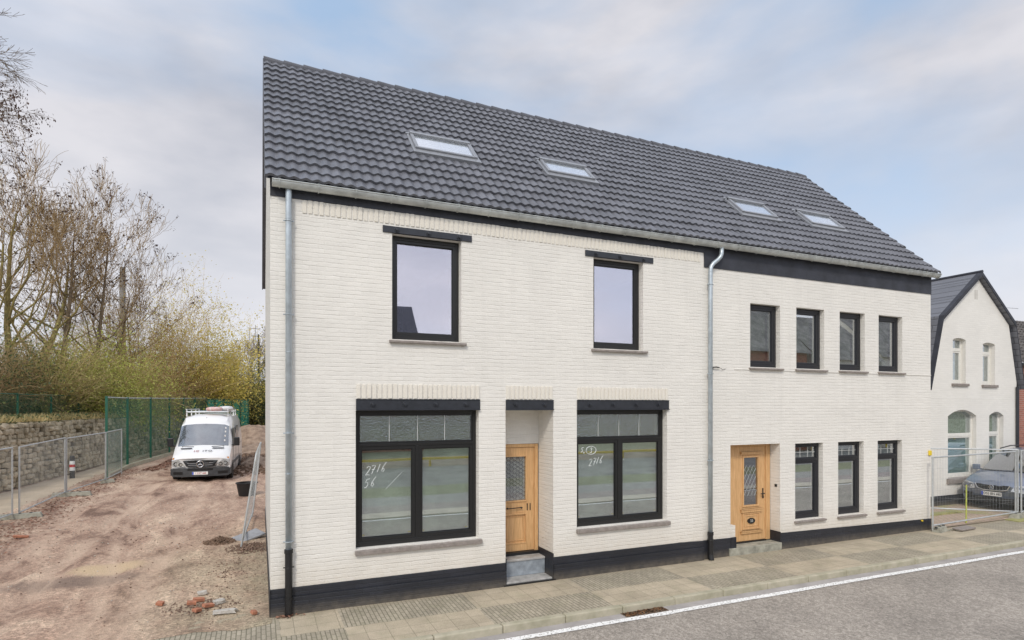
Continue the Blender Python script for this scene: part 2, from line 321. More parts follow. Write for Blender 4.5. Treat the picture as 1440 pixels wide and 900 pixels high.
# pavement in fields of slabs and of small pavers
def pavemat():
    m, t, b = newmat('pavement_fields'); tcn = nd(t, 'ShaderNodeTexCoord'); s = nd(t, 'ShaderNodeSeparateXYZ', {0: tcn.outputs['Object']})
    def M(op, a, b_=None, c=None):
        ins = {0: a}
        if b_ is not None: ins[1] = b_
        if c is not None: ins[2] = c
        return nd(t, 'ShaderNodeMath', ins, operation=op).outputs[0]
    nw = nd(t, 'ShaderNodeTexNoise', {'Vector': tcn.outputs['Object'], 'Scale': 3, 'Detail': 4}); wob = M('MULTIPLY', M('SUBTRACT', nw.outputs['Fac'], .5), .05)
    X = M('ADD', s.outputs[0], wob); Y = M('ADD', s.outputs[1], wob)
    fx = M('FLOOR', M('DIVIDE', M('SUBTRACT', X, .95), 1.98)); fy = M('FLOOR', M('DIVIDE', Y, .85))
    par = M('MODULO', M('ABSOLUTE', M('ADD', fx, fy)), 2.0)
    par = M('GREATER_THAN', par, .5)
    left = M('LESS_THAN', X, .12); par = M('MAXIMUM', par, left)        # small pavers only, left of the house
    cv = nd(t, 'ShaderNodeCombineXYZ', {0: s.outputs[0], 1: s.outputs[1]})
    slab = nd(t, 'ShaderNodeTexBrick', {'Vector': cv.outputs[0], 'Scale': 1, 'Brick Width': .30, 'Row Height': .285, 'Mortar Size': .005, 'Mortar Smooth': .4, 'Color1': (.47, .40, .295, 1), 'Color2': (.41, .35, .255, 1), 'Mortar': (.26, .23, .165, 1)}); slab.offset = 0
    cv2 = nd(t, 'ShaderNodeCombineXYZ', {0: s.outputs[1], 1: s.outputs[0]})
    pv = nd(t, 'ShaderNodeTexBrick', {'Vector': cv2.outputs[0], 'Scale': 1, 'Brick Width': .19, 'Row Height': .062, 'Mortar Size': .009, 'Mortar Smooth': .6, 'Color1': (.41, .36, .275, 1), 'Color2': (.33, .29, .22, 1), 'Mortar': (.18, .165, .115, 1)})
    mx = nd(t, 'ShaderNodeMixRGB', {'Fac': par, 'Color1': slab.outputs[0], 'Color2': pv.outputs[0]})
    mf = nd(t, 'ShaderNodeMix', {0: par, 2: slab.outputs['Fac'], 3: pv.outputs['Fac']})
    n1_ = nd(t, 'ShaderNodeTexNoise', {'Vector': tcn.outputs['Object'], 'Scale': 1.6, 'Detail': 8, 'Roughness': .65}); mr_ = nd(t, 'ShaderNodeMapRange', {0: n1_.outputs['Fac'], 1: .3, 2: .7, 3: .80, 4: 1.16})
    sc_ = nd(t, 'ShaderNodeVectorMath', {0: mx.outputs[0], 'Scale': mr_.outputs[0]}, operation='SCALE')
    n2_ = nd(t, 'ShaderNodeTexNoise', {'Vector': tcn.outputs['Object'], 'Scale': 2.3, 'Detail': 7, 'Roughness': .7}); rm = nd(t, 'ShaderNodeMapRange', {0: n2_.outputs['Fac'], 1: .50, 2: .72, 3: 0, 4: .35})
    m2 = nd(t, 'ShaderNodeMixRGB', {'Fac': rm.outputs[0], 'Color1': sc_.outputs[0], 'Color2': (.24, .24, .14, 1)})
    # soil washed along the foot of the wall
    n3 = nd(t, 'ShaderNodeTexNoise', {'Vector': tcn.outputs['Object'], 'Scale': 5, 'Detail': 8, 'Roughness': .7}); ed = nd(t, 'ShaderNodeMapRange', {0: s.outputs[1], 1: -.22, 2: .0, 3: 0, 4: 1}); ef = M('MULTIPLY', ed.outputs[0], n3.outputs['Fac'])
    m3 = nd(t, 'ShaderNodeMixRGB', {'Fac': M('MINIMUM', M('MULTIPLY', ef, 1.5), .9), 'Color1': m2.outputs[0], 'Color2': (.36, .30, .21, 1)})
    n4 = nd(t, 'ShaderNodeTexNoise', {'Vector': tcn.outputs['Object'], 'Scale': 90, 'Detail': 3}); m4_ = nd(t, 'ShaderNodeMapRange', {0: n4.outputs['Fac'], 1: .3, 2: .7, 3: .78, 4: 1.22})
    fin = nd(t, 'ShaderNodeVectorMath', {0: m3.outputs[0], 'Scale': m4_.outputs[0]}, operation='SCALE')
    t.links.new(fin.outputs[0], b.inputs['Base Color']); b.inputs['Roughness'].default_value = .85
    h = M('SUBTRACT', 1.0, mf.outputs[0]); h2 = M('MULTIPLY_ADD', n4.outputs['Fac'], .5, h)
    bp = nd(t, 'ShaderNodeBump', {'Height': h2, 'Strength': .55, 'Distance': .006}); t.links.new(bp.outputs[0], b.inputs['Normal'])
    return m
M_pave = pavemat()
b = MB(); ys = [-1.58, -1.2, -.8, -.4, 0, .3]; NX = 170
for i in range(NX):
    x0 = -60 + i; 
    for y0, y1 in zip(ys, ys[1:]):
        zf = lambda x, y: .012 * nz(x, y, .6) if 0.4 < x < 15 else 0
        b.quad((x0, y0, zf(x0, y0)), (x0 + 1, y0, zf(x0 + 1, y0)), (x0 + 1, y1, zf(x0 + 1, y1)), (x0, y1, zf(x0, y1)))
b.build('pavement', M_pave, kind='structure')
M_kerb = mat('kerb_stone', (.46, .42, .32), .85, .25, 5, .5, 50, col2=(.33, .31, .22))
b = MB(); x = -60
while x < 110:
    wz = .006 * nz(x, 1, .9); wy = .008 * nz(x, 4, .9)
    b.box(x + .004, x + .996, -1.695 + wy, -1.575, -.24, .012 + wz); x += 1.0
b.build('kerb', M_kerb, kind='structure', bevel=.018)
# street drain
dg_ = thing('drain_grate', 'rusty iron drain grate full of dead leaves between kerb and white line', 'drain grate', (4.95, -1.78, RZ))
b = MB(); b.box(0, .78, -.085, -.075, 0, .012); b.box(0, .78, .075, .085, 0, .012); b.box(0, .012, -.075, .075, 0, .012); b.box(.768, .78, -.075, .075, 0, .012)
for i in range(1, 15): b.box(.05 * i, .05 * i + .018, -.075, .075, .0, .0115, Matrix.Translation((0, 0, 0)) @ Matrix.Shear('XZ', 4, (0, 0)) )
M_rust = mat('rusty_iron', (.17, .12, .08), .8, .4, 30, .5, 60); b.build('grate_frame', M_rust, dg_)
b = MB(); b.box(.012, .768, -.075, .075, -.06, .0045); b.build('pit', mat('drain_pit', (.02, .016, .012), .9), dg_)
M_leaf_d = mat('dead_leaves', (.20, .10, .04), .8, .5, 9, col2=(.09, .045, .02)); M_leaf_r = mat('red_brown_leaves', (.33, .17, .11), .8, .4, 14, col2=(.17, .09, .06))
def leaves(name, mt, spots, parent=None, size=.035, zoff=.012, kind=None):
    b = MB()
    for (x, y, z) in spots:
        a = random.uniform(0, 6.28); s = size * random.uniform(.5, 1.2); M_ = Matrix.Translation((x, y, z + zoff)) @ Matrix.Rotation(a, 4, 'Z') @ Matrix.Rotation(random.uniform(-.6, .6), 4, 'X') @ Matrix.Rotation(random.uniform(-.4, .4), 4, 'Y')
        b.add([M_ @ Vector(p) for p in ((-s, 0, 0), (-.2 * s, -.5 * s, s * .15), (s, 0, 0), (-.2 * s, .5 * s, s * .15))], [(0, 1, 2, 3)])
    return b.build(name, mt, parent, kind=kind)
leaves('leaf_litter', M_leaf_d, [(random.uniform(.02, .76), random.uniform(-.07, .07), .004) for _ in range(150)], dg_, .028, kind='stuff')

# ------------------------------------------------------------ THE HOUSE
H = thing('terraced_house', 'long white painted brick house with black plinth, two oak doors and dark tiled roof', 'house')
XR = 15.34; EZ = 6.42
def holes_grid(b, x0, x1, z0, z1, yf, th, holes, back=True, axis='y'):
    X = sorted({x0, x1, *[h[0] for h in holes], *[h[1] for h in holes]}); Z = sorted({z0, z1, *[h[2] for h in holes], *[h[3] for h in holes]})
    X = [v for v in X if x0 <= v <= x1]; Z = [v for v in Z if z0 <= v <= z1]
    for xa, xb in zip(X, X[1:]):
        for za, zb in zip(Z, Z[1:]):
            cx, cz = (xa + xb) / 2, (za + zb) / 2
            if any(h[0] < cx < h[1] and h[2] < cz < h[3] for h in holes): continue
            b.quad((xa, yf, za), (xb, yf, za), (xb, yf, zb), (xa, yf, zb))
            if back: b.quad((xb, yf + th, za), (xa, yf + th, za), (xa, yf + th, zb), (xb, yf + th, zb))
    for h in holes:
        t2 = h[4] if len(h) > 4 else th
        xa, xb, za, zb = h[:4]; za_ = max(za, z0); zb_ = min(zb, z1)
        b.quad((xa, yf, za_), (xa, yf, zb_), (xa, yf + t2, zb_), (xa, yf + t2, za_)); b.quad((xb, yf, zb_), (xb, yf, za_), (xb, yf + t2, za_), (xb, yf + t2, zb_))
        if zb < z1 and zb > z0: b.quad((xa, yf, zb), (xb, yf, zb), (xb, yf + t2, zb), (xa, yf + t2, zb))
        if za > z0 and za < z1: b.quad((xb, yf, za), (xa, yf, za), (xa, yf + t2, za), (xb, yf + t2, za))
B = [(1.225, 3.255), (5.15, 7.17)]; Wn = [(1.79, 2.945), (5.50, 6.605)]
U = [(9.34, 10.195), (10.68, 11.55), (12.05, 12.90), (13.385, 14.25)]; Lw = [(10.645, 11.51), (12.0, 12.86), (13.35, 14.24)]
D1 = (3.745, 4.668, -.05, 3.03, .60); D2 = (8.80, 10.195, .0, 2.29, .29)
hl = [(a, c, .87, 3.03, .30) for a, c in B] + [(a, c, 4.165, 5.85, .30) for a, c in Wn] + [D1]
hr = [(a, c, 3.925, 5.27, .30) for a, c in U] + [(a, c, .59, 2.275, .30) for a, c in Lw] + [D2]
SEAM = 8.06
b = MB(); holes_grid(b, 0, SEAM, .03, EZ, 0, .3, hl)
holes_grid(b, SEAM, XR, .03, EZ, .02, .28, [(h[0], h[1], h[2], h[3], h[4] - .02) for h in hr])
b.quad((SEAM, 0, .03), (SEAM, .02, .03), (SEAM, .02, EZ), (SEAM, 0, EZ))
# wall above the set back doors
b.quad((3.745, .6, 2.40), (4.668, .6, 2.40), (4.668, .6, 3.03), (3.745, .6, 3.03))
b.quad((3.745, .6, 2.40), (4.668, .6, 2.40), (4.668, .9, 2.40), (3.745, .9, 2.40))
# small block of wall at the foot of the second door's left side
b.box(8.801, 8.93, .021, .288, .38, .62)
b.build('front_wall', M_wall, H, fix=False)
# plinth
def plinth_run(b, x0, x1, z0, z1, step, yf):
    n = max(1, int((x1 - x0) / .5))
    for i in range(n):
        xa = x0 + (x1 - x0) * i / n; xb = x0 + (x1 - x0) * (i + 1) / n; za = z0 + (z1 - z0) * i / n; zb = z0 + (z1 - z0) * (i + 1) / n
        zt = lambda x: .40 if x < SEAM else .385 - .11 * (x - SEAM) / (XR - SEAM)
        P = lambda x, y, z: (x, y, z)
        for (y0, za_, zb_) in ([(yf - .012, zt(xa), zt(xb))] + ([(yf - .035, zt(xa) - step, zt(xb) - step)] if step else [])):
            b.quad(P(xa, y0, -.12), P(xb, y0, -.12), P(xb, y0, zb_), P(xa, y0, za_)); b.quad(P(xa, y0, za_), P(xb, y0, zb_), P(xb, yf + .01, zb_ + .002), P(xa, yf + .01, za_ + .002))
        if i in (0, n - 1):
            xe = x0 if i == 0 else x1; ze = zt(xe)
            b.quad(P(xe, yf - .012, -.12), P(xe, yf + .02, -.12), P(xe, yf + .02, ze), P(xe, yf - .012, ze))
            if step: b.quad(P(xe, yf - .035, -.12), P(xe, yf, -.12), P(xe, yf, ze - step), P(xe, yf - .035, ze - step))
b = MB(); plinth_run(b, -.006, 3.742, 0, 0, .13, 0); b.build('plinth', M_plinth, H); b = MB(); plinth_run(b, 4.671, SEAM, 0, 0, .13, 0); b.build('plinth', M_plinth, H); b = MB(); plinth_run(b, SEAM + .001, 8.80, 0, 0, 0, .02); b.build('plinth', M_plinth, H); b = MB(); plinth_run(b, 10.198, XR + .006, 0, 0, 0, .02); b.build('plinth', M_plinth, H); b = MB()
for x, s_ in ((3.745, 1), (4.668, -1)): b.box(min(x, x + s_ * .012), max(x, x + s_ * .012), -.02, .60, -.1, .47)      # lining of the first recess
b.box(10.183, 10.196, .0, .29, 0, .38); b.box(8.93, 8.942, .0, .289, -.05, .37); b.box(8.801, 8.941, .003, .288, -.1, .378)
PL = b; b = MB(); b.box(-.012, 0, -.035, 7.7, -.1, .40); b.build('plinth', M_plinth, H)
PL.build_each('plinth', M_plinth, H)
# side walls and rear wall: gable outlines with thickness
RD = 7.75; RY = 3.80; RZt = 10.22
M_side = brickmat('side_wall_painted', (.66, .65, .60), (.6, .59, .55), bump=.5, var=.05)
def gable(x0, x1): 
    b = MB(); p = [(x0, .30, .03), (x0, RD, .03), (x0, RD, EZ), (x0, RY, RZt - .06), (x0, .02, EZ + .02)]
    yf = .001 if x0 < 1 else .022; p = [(x0, yf, .03), (x0, RD, .03), (x0, RD, EZ - .05), (x0, RY, RZt - .08), (x0, yf, EZ - .05)]
    b.poly(p, (x1 - x0, 0, 0)); return b
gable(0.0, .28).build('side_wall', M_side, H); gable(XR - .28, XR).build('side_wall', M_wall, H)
b = MB(); b.box(.28, XR - .28, RD - .28, RD, .03, EZ - .1); b.build('rear_wall', M_side, H)
b = MB(); b.box(.28, XR - .28, .31, RD - .3, 3.25, 3.42); b.box(.28, XR - .28, .31, RD - .3, -.1, .03); b.box(.28, XR - .28, .31, RD - .3, 6.1, 6.25)
for x in (3.65, 4.70, 8.0, 10.4): b.box(x, x + .08, .91, RD - .3, .03, 6.1)
for x0, x1 in ((3.70, 4.72),): b.box(x0, x1, .901, .95, 2.4, 3.2)
b.build('interior', M_room, H)
# render bands under the gutter
b = MB(); b.box(-.002, SEAM, -.014, .004, 6.19, 6.42); b.box(8.10, XR + .004, .004, .024, 5.905, 6.42); b.box(SEAM, 8.10, -.01, .004, 6.19, 6.42); b.build('fascia_band', M_fascia, H)
# soldier courses: bricks on end, every one its own small block
def soldiers(x0, x1, z0, z1, yf=0, pr=.017):
    b = MB(); n = round((x1 - x0) / .082); p = (x1 - x0) / n
    for i in range(n):
        x = x0 + i * p; j = random.uniform(-.003, .003)
        b.box(x + .006, x + p - .018, yf - pr + j, yf + .002, z0 + random.uniform(-.004, .004), z1 + random.uniform(-.006, .006))
    return b.build('soldier_course', M_sold, H, bevel=.006)
soldiers(.44, 8.0, 5.99, 6.187, pr=.012); soldiers(1.235, 3.28, 3.215, 3.445); soldiers(3.755, 4.668, 3.215, 3.445); soldiers(5.16, 7.2, 3.215, 3.44)
# faint ledge under the upper right windows
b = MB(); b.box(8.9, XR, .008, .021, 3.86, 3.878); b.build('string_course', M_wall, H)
# steel lintels
def lintel(x0, x1, z0, z1, bolts, parent, yf=0, flange=False):
    b = MB(); b.box(x0, x1, yf - .022, yf + .03, z0, z1)
    if flange: b.box(x0, x1, yf - .045, yf + .10, z0 - .014, z0); b.box(x0, x1, yf - .032, yf - .0225, z1 - .014, z1)
    for i in range(bolts):
        x = x0 + (x1 - x0) * (i + .5) / bolts if bolts > 3 else x0 + (x1 - x0) * (.15 + .70 * i / (bolts - 1)) if bolts == 3 else x0 + (x1 - x0) * (.2 + .6 * i)
        b.cyl((x, yf - .060, (z0 + z1) / 2), (x, yf - .02, (z0 + z1) / 2), .026, 6); b.cyl((x, yf - .034, (z0 + z1) / 2), (x, yf - .02, (z0 + z1) / 2), .044, 14)
    return b.build('lintel', M_black, parent, bevel=.004)
lintel(1.64, 3.125, 5.85, 5.955, 3, H); lintel(5.322, 6.83, 5.848, 5.955, 3, H)
lintel(1.228, 3.273, 3.045, 3.21, 4, H, flange=True); lintel(3.747, 4.668, 3.04, 3.207, 2, H, flange=True); lintel(5.152, 7.203, 3.04, 3.213, 4, H, flange=True)
def sill(x0, x1, z0, z1, yf, parent, joints=()):
    b = MB(); xs_ = [x0, *joints, x1]
    for a, c in zip(xs_, xs_[1:]): b.add([(a + .002, yf - .06, z0), (c - .002, yf - .06, z0), (c - .002, yf + .16, z0), (a + .002, yf + .16, z0), (a + .002, yf - .06, z1 - .02), (c - .002, yf - .06, z1 - .02), (c - .002, yf + .16, z1), (a + .002, yf + .16, z1)], [(0, 3, 2, 1), (4, 5, 6, 7), (0, 1, 5, 4), (1, 2, 6, 5), (2, 3, 7, 6), (3, 0, 4, 7)])
    return b.build('sill', M_sill, parent, bevel=.006)
def ring(b, x0, x1, z0, z1, t, y0, y1, tb=None):
    tb = t if tb is None else tb
    b.box(x0, x0 + t, y0, y1, z0, z1); b.box(x1 - t, x1, y0, y1, z0, z1); b.box(x0 + t, x1 - t, y0, y1, z0, z0 + tb); b.box(x0 + t, x1 - t, y0, y1, z1 - t, z1)
def pane(x0, x1, z0, z1, y, m, parent, name='pane'):
    b = MB(); b.box(x0, x1, y, y + .006, z0, z1); return b.build(name, m, parent)
def film(x0, x1, z0, z1, y, parent):
    b = MB(); n, m_ = 24, 24
    for i in range(n):
        for j in range(m_):
            P = []
            for (a, c) in ((i, j), (i + 1, j), (i + 1, j + 1), (i, j + 1)):
                X = x0 + (x1 - x0) * a / n; Z = z0 + (z1 - z0) * c / m_; fold = math.exp(-c / 2.2); P.append((X, y + .02 * nz(X * 2, Z * 2, 2) + fold * .03 * nz(X, Z, 9), Z))
            b.quad(*P)
    return b.build('plastic_film', M_film, parent, smooth=True)
# the two big ground floor windows
mat_toptone = mat('green_grey_tone_panel', (.26, .28, .21), .9, .3, 3)  # panel added behind the top lights to give them a dark green tone
YW = .135
def big_window(x0, x1, z0=.87, z1=3.03):
    b = MB(); ring(b, x0 + .002, x1 - .002, z0 + .002, z1 - .003, .055, YW, YW + .07, .075)
    b.box(x0 + .057, x1 - .057, YW - .006, YW + .066, 2.455, 2.50)
    xm = (x0 + x1) / 2 - .01
    b.box(xm - .03, xm + .03, YW - .004, YW + .062, z0 + .077, 2.455)
    for a, c in ((x0 + .057, xm - .03), (xm + .03, x1 - .057)):
        ring(b, a, c, z0 + .077, 2.455, .052, YW + .004, YW + .058, .06); ring(b, a + .052, c - .052, z0 + .137, 2.403, .014, YW + .022, YW + .05)
    ring(b, x0 + .057, x1 - .057, 2.50, z1 - .058, .03, YW + .012, YW + .055)
    f = b.build('window', M_frame, H, bevel=.004)
    for a, c in ((x0 + .057, xm - .03), (xm + .03, x1 - .057)):
        pane(a + .062, c - .062, z0 + .147, 2.393, YW + .035, M_glass_low, f); film(a + .03, c - .03, z0 + .10, 2.43, YW + .115, f)
    pane(x0 + .085, x1 - .085, 2.527, z1 - .086, YW + .03, M_glass_tex, f)
    b = MB(); b.box(x0 + .08, x1 - .08, YW + .12, YW + .125, 2.50, z1 - .05); b.build('top_tone_panel', mat_toptone, f)
    b = MB()
    for i in (1, 2, 3):
        x = x0 + .087 + (x1 - x0 - .174) * i / 4; b.box(x - .004, x + .004, YW + .022, YW + .0285, 2.53, z1 - .088)
    b.build_each('glazing_bar', M_white, f)
    sill(x0 - .015, x1 + .05, z0 - .085, z0, 0, f, ((x0 + x1) / 2,))
    b = MB()
    for x in (x0 + .14, xm - .12, xm + .11, x1 - .16): b.box(x - .025, x + .025, YW + .05, YW + .053, z0 + .16, z0 + .185, )
    b.build_each('tape', M_yellow, f)
    return f
bw1 = big_window(*B[0]); bw2 = big_window(*B[1])
# white marker writing on the panes
STROKES = {'2': [[(0, .8), (.15, 1), (.4, .95), (.42, .7), (.2, .3), (0, 0), (.3, .05), (.5, 0)]], '7': [[(0, .9), (.2, 1), (.45, .95), (.25, .4), (.15, 0)], [(.05, .5), (.4, .55)]],
           '1': [[(.15, .1), (.35, 1)]], '6': [[(.5, 1.1), (.15, .5), (.1, .1), (.3, 0), (.42, .25), (.3, .42), (.12, .3)]], '5': [[(.5, 1), (.15, .95), (.05, .6), (.3, .6), (.4, .35), (.25, .05), (0, 0)]],
           '3': [[(0, .85), (.2, 1), (.42, .85), (.2, .55), (.45, .35), (.3, .02), (0, .08)]], '.': [[(.1, 0), (.16, .06)]], '0': [[(.2, .5), (.05, .3), (.1, .02), (.3, .05), (.35, .35), (.2, .5)]], '/': [[(0, 0), (.9, 1)]], '"': [[(0, .1), (.1, 0)], [(.25, .1), (.35, 0)], [(.5, .1), (.6, .02)]]}
def scribble(items, parent, y):
    b = MB()
    for s, x, z, h, r in items:
        cx = x
        for ch in s:
            for st in STROKES[ch]:
                pts = [Vector((cx + (p[0] + .22 * p[1]) * h * .9, y, z + p[1] * h + (cx - x) * .18)) for p in st]; b.tube(pts, r, 4)
            cx += h * .56 * random.uniform(.85, 1.2)
    return b
b = scribble([('2716', 1.40, 2.00, .14, .0036), ('56', 1.38, 1.80, .14, .0036), ('/', 1.72, 1.76, .26, .0016)], bw1, YW + .030); b.build_each('marker_stroke', M_chalk, bw1)
b = scribble([('5', 5.33, 2.24, .09, .005), ('0', 5.385, 2.22, .05, .004), ('3', 5.52, 2.22, .10, .005), ('2716', 5.50, 1.98, .13, .0034), ('"', 6.25, 2.07, .05, .003)], bw2, YW + .030)
b.build_each('marker_stroke', M_chalk, bw2); b = MB(); b.tube([(5.55 + .11 * math.cos(a * .42), YW + .030, 2.272 + .075 * math.sin(a * .42)) for a in range(16)], .0045, 4); b.build('marker_circle', M_chalk, bw2)
# single casement windows
def casement(x0, x1, z0, z1, y, fm, gm, fo=.055, fs=.05, transom=None, sl=None, name='window', inner=M_dark):
    b = MB(); ring(b, x0 + .002, x1 - .002, z0 + .002, z1 - .002, fo, y, y + .07, fo + .02)
    za = z0 + fo + .022
    if transom:
        b.box(x0 + fo, x1 - fo, y - .004, y + .066, transom - .03, transom + .03); ring(b, x0 + fo, x1 - fo, transom + .03, z1 - fo, .022, y + .016, y + .05)
    zt = (transom - .03) if transom else z1 - fo - .002
    ring(b, x0 + fo, x1 - fo, za, zt, fs, y + .008, y + .062); ring(b, x0 + fo + fs, x1 - fo - fs, za + fs, zt - fs, .012, y + .024, y + .055)
    f = b.build(name, fm, H, bevel=.004)
    e = fo + fs + .01; pane(x0 + e, x1 - e, za + fs + .01, zt - fs - .01, y + .04, gm, f)
    if transom:
        pane(x0 + fo + .02, x1 - fo - .02, transom + .05, z1 - fo - .02, y + .034, gm, f)
        b = MB()
        for i in (1, 2): xx = x0 + fo + (x1 - x0 - 2 * fo) * i / 3; b.box(xx - .004, xx + .004, y + .028, y + .0335, transom + .052, z1 - fo - .022)
        zz = transom + .05 + (z1 - fo - .07 - transom) * .5; b.box(x0 + fo + .022, x1 - fo - .022, y + .026, y + .0278, zz - .004, zz + .004)
        b.build_each('glazing_bar', M_white, f)
    if sl: sill(x0 - sl, x1 + sl * 1.6, z0 - .06, z0, .02 if x0 > 8 else 0, f)
    return f
for a, c in Wn: casement(a, c, 4.165, 5.849, YW, M_frame, M_glass, .06, .045, sl=.05, inner=None)
M_glass_g = glass('old_room_glass', .34, (.85, .9, .84)); M_tonepanel = mat('grey_tone_panel', (.40, .39, .34), .9, .25, 2.5)  # grey panels added behind the panes, standing in for grey street reflections
for i, (a, c) in enumerate(U):
    f = casement(a, c, 3.925, 5.27, .13, M_frame2, M_glass_g, .07, .045, sl=.04)
    b = MB(); b.box(a + .02, c - .16, .27, .28, 3.95, 5.25); b.build('blind_or_panel', M_tonepanel, f); b = MB(); b.box(c - .15, c - .11, .22, .23, 3.98, 5.2); b.build('inner_reveal', M_white, f)
    if i == 0: b = MB(); b.box(a + .30, a + .33, .5, .52, 4.0, 4.95); b.build('batten', M_wood, f)
for a, c in Lw:
    f = casement(a, c, .59, 2.275, .13, M_frame2, M_glass_g, .075, .05, transom=1.90, sl=.035)
    b = MB(); b.box(a + .02, c - .02, .27, .28, .62, 2.25); b.build('blind_or_panel', M_tonepanel, f); b = MB(); b.box(c - .155, c - .125, .21, .22, .75, 1.82); b.build('inner_reveal', M_white, f)
M_blue2 = mat('worn_grey_stone', (.42, .41, .39), .6, .25, 6, .3, 60)
# ---- first oak door, two steps, deep recess
dy = .60
b = MB(); b.box(3.76, 3.815, dy + .0, dy + .09, .40, 2.395); b.box(4.585, 4.655, dy - .01, dy + .09, .40, 2.395); b.box(3.815, 4.585, dy, dy + .09, 2.335, 2.395)
d1 = None
xl0, xl1 = 3.815, 4.585
b2 = MB(); y0 = dy + .02
ring(b2, xl0 + .003, xl1 - .003, .412, 2.33, .16, y0, y0 + .05, .14)
b2.box(xl0 + .163, xl1 - .163, y0, y0 + .05, 1.10, 1.335)
b2.box(xl0 + .15, xl1 - .15, y0 + .025, y0 + .045, .5, 1.12)
ring(b2, xl0 + .155, xl1 - .155, .545, 1.108, .022, y0 - .012, y0 + .03); ring(b2, xl0 + .21, xl1 - .21, .60, 1.05, .012, y0 + .012, y0 + .03)
ring(b2, xl0 + .150, xl1 - .150, 1.325, 2.185, .024, y0 - .014, y0 + .03); b2.box(xl0 + .163, xl1 - .163, y0 - .008, y0 - .001, 1.125, 1.13); b2.box(xl0 + .163, xl1 - .163, y0 - .008, y0 - .001, 1.31, 1.315)
door = b2.build('door', M_wood, H, bevel=.004)
b.build('door_frame', M_wood, door, bevel=.004)
pane(xl0 + .17, xl1 - .17, 1.345, 2.165, y0 + .03, glass('patterned_door_glass', .25, (.3, .33, .3)), door)
M_lace = alpha_mat('lace', (.65, .68, .64), .75)
b = MB()
for i in range(9):
    for j in range(16):
        x = xl0 + .20 + i * .062; z = 1.39 + j * .078 + (i % 2) * .039
        if x < xl1 - .18 and z < 2.15: b.tube([(x + .027 * math.cos(a * 1.05), y0 + .028, z + .031 * math.sin(a * 1.05)) for a in range(7)], .0035, 3); b.box(x - .007, x + .007, y0 + .026, y0 + .029, z - .008, z + .008)
b.build('glass_pattern', mat('frosted_pattern', (.50, .53, .50), .6), door)
b = MB(); b.tube([(4.03, y0 - .045, 1.215), (4.31, y0 - .045, 1.222)], .009, 8); 
for x in (4.03, 4.31): b.cyl((x, y0 - .045, 1.217), (x, y0 + .002, 1.217), .012, 8); b.tube([(x - .02, y0 - .045, 1.217), (x, y0 - .045, 1.217), (x + .02, y0 - .045, 1.217)], [.005, .018, .005], 8)
b.build('handle', M_iron, door)
b = MB(); b.box(4.435, 4.448, y0 - .012, y0, 1.155, 1.285); b.box(4.495, 4.508, y0 - .012, y0, 1.155, 1.285); b.build('escutcheon', M_iron, door)
b = MB(); b.box(3.757, 4.656, .54, .68, .355, .405); b.build('threshold', M_iron, H)
b = MB(); b.box(3.758, 4.655, .005, .60, -.06, .048); b.build('step', M_blue2, H, bevel=.008)
b = MB(); b.box(3.759, 4.654, .305, .60, .049, .310); b.build('step', M_blue, H, bevel=.008); b = MB(); b.box(3.7585, 4.6545, .290, .60, .312, .352); b.build('step_tread', M_blue2, H, bevel=.008)
b = MB(); b.box(3.70, 4.70, -.045, .004, -.1, .022); b.build('step_base', M_iron, H)
# ---- second oak door
y0 = .29
b = MB(); b.box(8.802, 9.16, y0, y0 + .08, .175, 2.288); b.box(10.06, 10.182, y0 - .012, y0 + .08, .175, 2.288); b.box(9.16, 10.06, y0, y0 + .08, 2.225, 2.288)
b3 = MB(); yl = y0 + .012; a0, a1 = 9.163, 10.057
b3.box(a0, a1, yl, yl + .05, .185, .95); b3.box(a0, a1, yl, yl + .05, 1.99, 2.222); b3.box(a0, 9.43, yl, yl + .05, .95, 1.99); b3.box(9.85, a1, yl, yl + .05, .95, 1.99)
ring(b3, 9.40, 9.88, .92, 2.02, .035, yl - .02, yl + .02)                              # moulding of the glass
for z, h in ((2.05, .06), (.80, .075), (.345, .06)):                                       # little cornices
    b3.box(9.35, 9.95, yl - .035, yl + .002, z, z + h); b3.box(9.335, 9.965, yl - .05, yl + .002, z + h - .018, z + h)
ring(b3, 9.40, 9.90, .43, .79, .03, yl - .018, yl + .002); ring(b3, 9.46, 9.84, .49, .73, .02, yl - .012, yl + .002)
door2 = b3.build('door', M_wood, H, bevel=.004); b.build('door_frame', M_wood, door2, bevel=.004)
b = MB(); b.box(9.02, 9.05, .10, .29, .62, 2.286); b.build('frame_edge', M_wood_d, door2) if False else None
pane(9.435, 9.845, .955, 1.985, yl + .02, glass('leaded_door_glass', .28, (.22, .26, .25)), door2)
b = MB()
for i in range(-3, 9):
    for s_ in (1, -1):
        p = []
        for k in range(12):
            z = 1.15 + k * .06; x = 9.64 + s_ * (-.28 + i * .10 + (k * .034)) 
            if 9.45 < x < 9.83 and z < 1.82: p.append((x, yl + .016, z))
        if len(p) > 1: b.tube(p, .0028, 3)
b.build('leading', mat('lead_cames', (.42, .45, .45), .4), door2)
b = MB(); b.box(9.975, 10.0, yl - .012, yl, 1.08, 1.30); b.tube([(9.987, yl - .01, 1.19), (9.987, yl - .055, 1.19), (9.955, yl - .06, 1.19), (9.88, yl - .055, 1.185)], .011, 8); b.tube([(9.987, yl - .01, 1.105), (9.987, yl - .03, 1.105)], .014, 8); b.build('handle', M_iron, door2)
b = MB(); n = 28; V = []
for i in range(n):
    a = 2 * math.pi * i / n; V.append((9.645 + .10 * math.cos(a) * (1 if abs(math.cos(a)) < .8 else 1.06), yl - .022, .612 + .062 * math.sin(a)))
b.poly(V, (0, .022, 0)); pl = b.build('number_plate', M_iron, door2)
text('33', .085, M_white, door2, Matrix.Translation((9.645, yl - .0245, .612)) @ Matrix.Rotation(R(90), 4, 'X'), 'house_number', .0015)
